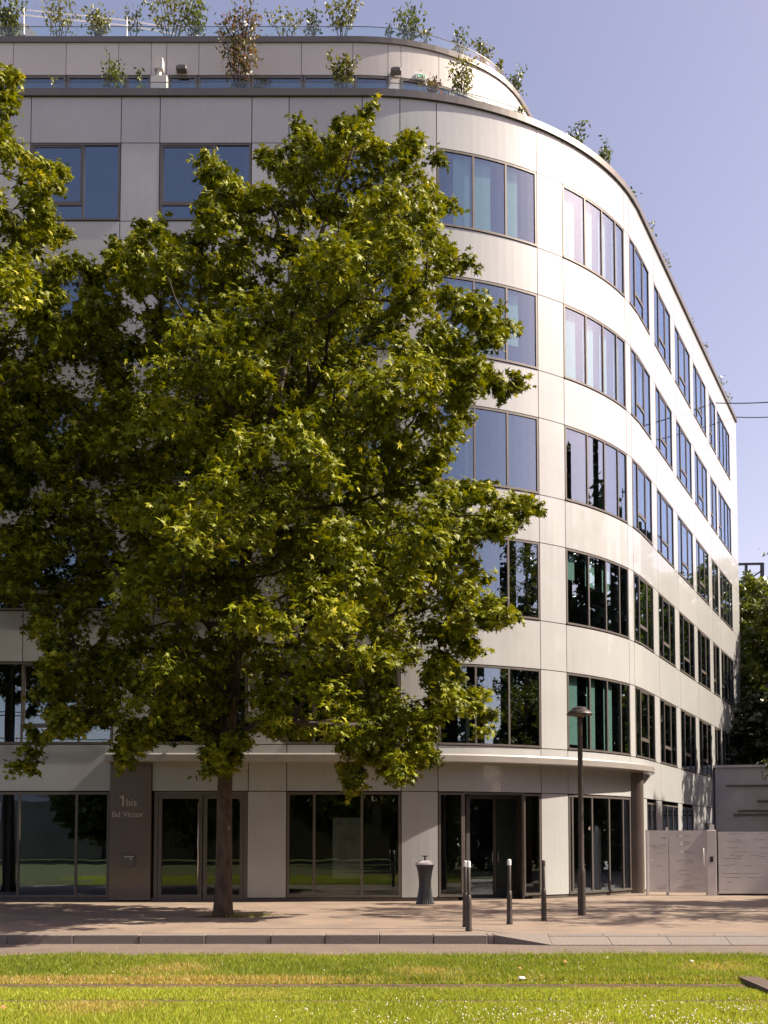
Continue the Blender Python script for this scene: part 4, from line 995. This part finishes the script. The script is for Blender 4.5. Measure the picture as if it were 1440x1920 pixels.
plants += [(213, 172, 112, 40, YL, 'rounded bush '+U_+'near the left window', 'dense', 'shrub_leaf', 3), (450, 172, 5, 78, YL, 'tall reddish-leaved shrub '+U_+'overlapping the penthouse panels', 'loose', 'shrub_red', 8), (642, 172, 100, 68, YL, 'upright light green shoots '+U_+'above bay three', 'upright', 'shrub_olive', 6),
           (811, 180, 148, 30, YL+.3, 'low brown bush '+U_+'under the exit sign', 'dense', 'shrub_red', 4), (866, 190, 105, 56, YL+.5, 'loose brownish shrub with upright shoots '+U_+'beside the low bush', 'loose', 'shrub_olive', 5), (975, 222, 201, 18, YL+1.2, 'small plant '+U_+'where the railing ends', 'loose', 'shrub_olive', 2),
           (262, 172, 130, 14, YL, 'thin flowering stem '+U_+'left of the white vent pipe', 'loose', 'shrub_leaf', 1), (100, 172, 143, 16, YL, 'thin dry stem '+U_+'at the left window', 'loose', 'shrub_olive', 1)]
for p in plants: roof_plant(*p)
for (px, py, h, w_, lab) in ((1080, 262, 30, 34, 'shrub over the parapet above the second curved window'), (1134, 300, 38, 22, 'slim shrub over the parapet right of the bigger one'), (1184, 372, 12, 9, 'tiny plant on the parapet where the wing begins'), (1215, 430, 10, 12, 'tiny brown tuft on the wing parapet, nearest of two'), (1241, 490, 10, 9, 'tiny tuft on the wing parapet above the second wing window'), (1293, 612, 11, 8, 'tiny green tuft on the wing parapet in its middle'), (1317, 657, 11, 8, 'tiny green tuft on the wing parapet beyond the middle'), (1348, 722, 11, 7, 'tiny round tuft near the far end of the parapet'), (1361, 748, 11, 7, 'last tiny tuft at the far end of the parapet')):
    q = MP.at_px(px, 22, -.25); x, y = MP.off(q, -.25); pb = proj((x, y, 21.8))[1]
    roof_plant(px, pb, py-h, w_, y, lab, 'dense', 'shrub_olive' if px % 2 else 'shrub_leaf', 2, zb=21.8)

# ------------------------------------------------------------------ lawn, rails, clover
YR1, YR2 = ground_Y(1847, -.16), ground_Y(1877, -.16)
def grass(n, x0, x1, y0, y1, seed, name, hmul=1):
    r_ = np.random.default_rng(seed); x = r_.uniform(x0, x1, n); y = r_.uniform(y0, y1, n)
    keep = np.ones(n, bool)
    keep &= ~((np.abs(y-YR1) < .07+.03*noise2(x, y, 3, 5)) & (r_.random(n) < .93))
    keep &= ~((np.abs(y-YR2) < .055) & (r_.random(n) < .85))
    bare = noise2(x, y, 1.7, 9)+noise2(x, y, 6, 10)*.7; keep &= ~((bare > .62) & (r_.random(n) < .5))
    x, y = x[keep], y[keep]; n = len(x)
    dry = 1.25*np.clip(1.5-np.abs(y-(YR1+.30))/.22, 0, 1)*np.clip(.72-(x+1.2)*.42+.8*noise2(x, y, 2.2, 3), .12, 1)
    dry = np.maximum(dry, np.clip(1.4-np.abs(y-(YR1-.12))/.16, 0, 1)*np.clip(.35+noise2(x, y, 2.0, 4), 0, .8))
    dry = np.maximum(dry, np.clip(noise2(x, y, 1.9, 14)*1.3-.35, 0, .7))
    h = r_.uniform(.035, .075, n)*(1+.35*noise2(x, y, 2.5, 7))*np.where(y > YR1+.25, 1.25, np.where(y > YR2, .62, .9))*hmul
    near = np.clip((YR1-y)/.02, 0, 1)*np.clip((YR1-y < .42)*1.0, 0, 1); h *= 1-.72*near
    near2 = ((YR2-y > 0) & (YR2-y < .22)); h *= np.where(near2, .42, 1)
    edge = np.clip(1-(YG-y)/.12, 0, 1); h *= (1+.4*edge)
    wd = r_.uniform(.0035, .0065, n); a = r_.uniform(0, 6.283, n); ln = r_.uniform(.1, .8, n)*h; b_ = r_.uniform(0, 6.283, n)
    dx, dy = np.cos(a)*wd, np.sin(a)*wd; lx, ly = np.cos(b_)*ln+h*.15, np.sin(b_)*ln
    z = np.full(n, -.165)
    V = np.stack([np.stack([x-dx, y-dy, z], 1), np.stack([x+dx, y+dy, z], 1), np.stack([x+dx*.7+lx*.4, y+dy*.7+ly*.4, z+h*.6], 1), np.stack([x-dx*.7+lx*.4, y-dy*.7+ly*.4, z+h*.6], 1), np.stack([x+lx, y+ly, z+h], 1)], 1)
    F = np.array([(0, 1, 2), (0, 2, 3), (3, 2, 4)]); idx = (F[None]+np.arange(n)[:, None, None]*5).ravel().astype(np.int32)
    me = bpy.data.meshes.new(name); me.vertices.add(n*5); me.vertices.foreach_set('co', V.astype(np.float32).ravel()); me.loops.add(len(idx)); me.loops.foreach_set('vertex_index', idx)
    me.polygons.add(n*3); me.polygons.foreach_set('loop_start', np.arange(0, n*9, 3, dtype=np.int32)); me.polygons.foreach_set('loop_total', np.full(n*3, 3, np.int32))
    green = np.clip(.45+.22*noise2(x, y, 1.3, 21)+.12*noise2(x, y, 7, 22)+.16*np.clip((YR1-y)/.4, -1, 1)+r_.normal(0, .13, n), .02, .78)
    tv = np.where(r_.random(n) < np.clip(dry*1.3, 0, .95), r_.uniform(.86, 1, n), green)
    tv = np.where(r_.random(n) < .05, .92, tv)
    at = me.attributes.new('tint', 'FLOAT', 'POINT'); at.data.foreach_set('value', np.repeat(tv, 5).astype(np.float32))
    me.materials.append(M['grass']); me.update(); o = link(name, me); tag(o, 'short sunlit tram track lawn with dry streaks', 'grass', kind='stuff'); return o
grass(300000, -5.6, 5.6, 9.3, YG, 31, 'grass')
grass(70000, -14, 14, 5.0, 9.3, 32, 'grass', 1.2)
grass(45000, -12, -5.6, 9.3, YG, 33, 'grass'); grass(45000, 5.6, 12, 9.3, YG, 34, 'grass')
rails = []
for (yr, lab, wd) in ((YR1, 'bare soil line of the farther tram rail in the lawn', .05), (YR2, 'dark groove of the nearer tram rail in the lawn', .025)):
    b = MB(); b.box(-30, 30, yr-wd*1.6, yr+wd*1.6, -.2, -.160); o = b.build('track_bed', M['soil']); tag(o, kind='structure')
    
# clover flowers
r_ = np.random.default_rng(5); n = 430; cx = []; 
while len(cx) < n:
    px = r_.uniform(500, 1460); py = r_.uniform(1862, 1925); 
    if r_.random() < (px-480)/900*min(1, (py-1866)/22): 
        g_ = gpt(px, py, -.10); 
        if noise2(g_.x*1.0, g_.y, 4, 41) > -.15: cx.append((g_.x+r_.normal(0, .03), g_.y+r_.normal(0, .03)))
for _ in range(70): 
    g_ = gpt(r_.uniform(0, 1440), r_.uniform(1798, 1840), -.10); cx.append((g_.x, g_.y))
b = MB()
for (x, y) in cx:
    z = -.165+r_.uniform(.045, .085); s_ = r_.uniform(.006, .0115); i = len(b.v)
    b.v += [(x, y, z+s_), (x+s_, y, z), (x, y+s_, z), (x-s_, y, z), (x, y-s_, z), (x, y, z-s_)]
    b.f += [(i, i+1, i+2), (i, i+2, i+3), (i, i+3, i+4), (i, i+4, i+1), (i+5, i+2, i+1), (i+5, i+3, i+2), (i+5, i+4, i+3), (i+5, i+1, i+4)]
o = b.build('clover_flowers', M['petal']); tag(o, 'small white clover flowers scattered through the lawn, densest at the lower right', 'flowers', kind='stuff')
# weeds on the lawn edge and at the tree foot
r2 = np.random.default_rng(77)
def weed_patch(name, pts, size, m, lab, cat='weeds'):
    po = np.array(pts); n = len(po); no = r2.normal(size=(n, 3)); no[:, 2] += .8
    o = link(name, leaves_mesh(name, po, no, r2.uniform(.5, 1.1, n)*size, 'oval', m, r2.random(n)*.8, r2)); tag(o, lab, cat, kind='stuff')
pts_ = []
for _ in range(150):
    px = r2.choice([230, 640, 965, 1160, 1180, 1200, 1060, 1420])+r2.normal(0, 16); g_ = gpt(px, 1795, -.15); hh = r2.random()**2
    pts_ += [(g_.x+r2.normal(0, .02), YG-.06+r2.normal(0, .03), -.15+.16*hh*r2.random()) for _ in range(5)]
weed_patch('weeds', pts_, .018, M['grass'], 'taller weeds along the far edge of the lawn')
pts_ = [(tb.x+r2.normal(.35, .42), TY+r2.normal(-.05, .13), abs(r2.normal(0, .035))+.01) for _ in range(900)]
weed_patch('weeds', pts_, .02, M['grass'], 'weeds and litter growing round the foot of the plane tree')
b = MB(); b.lathe([(.75, 0), (.7, .006), (.3, .03), (.2, .035)], 20); o = b.build('tree_pit', M['soil']); o.location = (tb.x+.1, TY, 0); o.scale = (1, .3, 1); tag(o, kind='structure')
# planked plate at the right of the track
a = gpt(1383, 1837, -.15); c = gpt(1462, 1872, -.15)
o = empty('track_plate', (a.x, a.y, -.15), 'dark brown planked cover plate in the lawn at the right edge', 'cover plate')
dd = Vector((c.x-a.x, c.y-a.y)); wn = Vector((.26, .07))
for k in range(4):
    A = Vector((a.x, a.y))+wn*(k/4+.01); B = Vector((a.x, a.y))+wn*((k+1)/4-.01)
    b = MB(); b.quad_prism([(A.x, A.y, -.17), (B.x, B.y, -.17), (B.x+dd.x, B.y+dd.y, -.17), (A.x+dd.x, A.y+dd.y, -.17)], [(A.x, A.y, -.105), (B.x, B.y, -.105), (B.x+dd.x, B.y+dd.y, -.105), (A.x+dd.x, A.y+dd.y, -.105)])
    b.build('plank', M['wood'], o)
# litter and fallen leaves
def crumple(px, py, s_, m, name, lab, cat, z=-.11):
    g_ = gpt(px, py, z); r3 = random.Random(px); b = MB(); v = []
    import bmesh
    bm = bmesh.new(); bmesh.ops.create_icosphere(bm, subdivisions=2, radius=1)
    for q in bm.verts: q.co = Vector((q.co.x*s_*r3.uniform(.7, 1.3), q.co.y*s_*r3.uniform(.7, 1.2), q.co.z*s_*.5*r3.uniform(.6, 1.4)))
    me = bpy.data.meshes.new(name); bm.to_mesh(me); bm.free(); me.materials.append(m); o = link(name, me); o.location = (g_.x, g_.y, z); tag(o, lab, cat)
crumple(978, 1834, .045, M['white'], 'crumpled_paper', 'crumpled white paper in the lawn below the bollards', 'paper')
crumple(1138, 1797, .05, M['white'], 'paper_scrap', 'pale flat scrap at the far edge of the lawn under the street lamp', 'paper', -.13)
crumple(1297, 1802, .03, M['white'], 'paper_scrap', 'small pale scrap in the lawn below the gate post', 'paper')
for (px, py, z, lab) in ((5, 1892, -.09, 'curled orange dead leaf at the lower left edge of the lawn'), (975, 1817, -.10, 'brown dead leaf in the lawn above the crumpled paper'), (1060, 1806, -.11, 'brown dead leaf near the far edge of the lawn, left of the pale scrap'), (656, 1727, .01, 'pale dead leaf lying on the sidewalk below the manhole cover')):
    g_ = gpt(px, py, z); me = leaves_mesh('dead_leaf', np.zeros((1, 3)), np.array([[.3, -.5, .6]]), np.array([.05]), 'plane', M['dead'], np.array([.5]), r2)
    o = link('dead_leaf', me); o.location = (g_.x, g_.y, z+.02); tag(o, lab, 'dead leaf', 'dead leaves')
print('objects', len(bpy.data.objects))
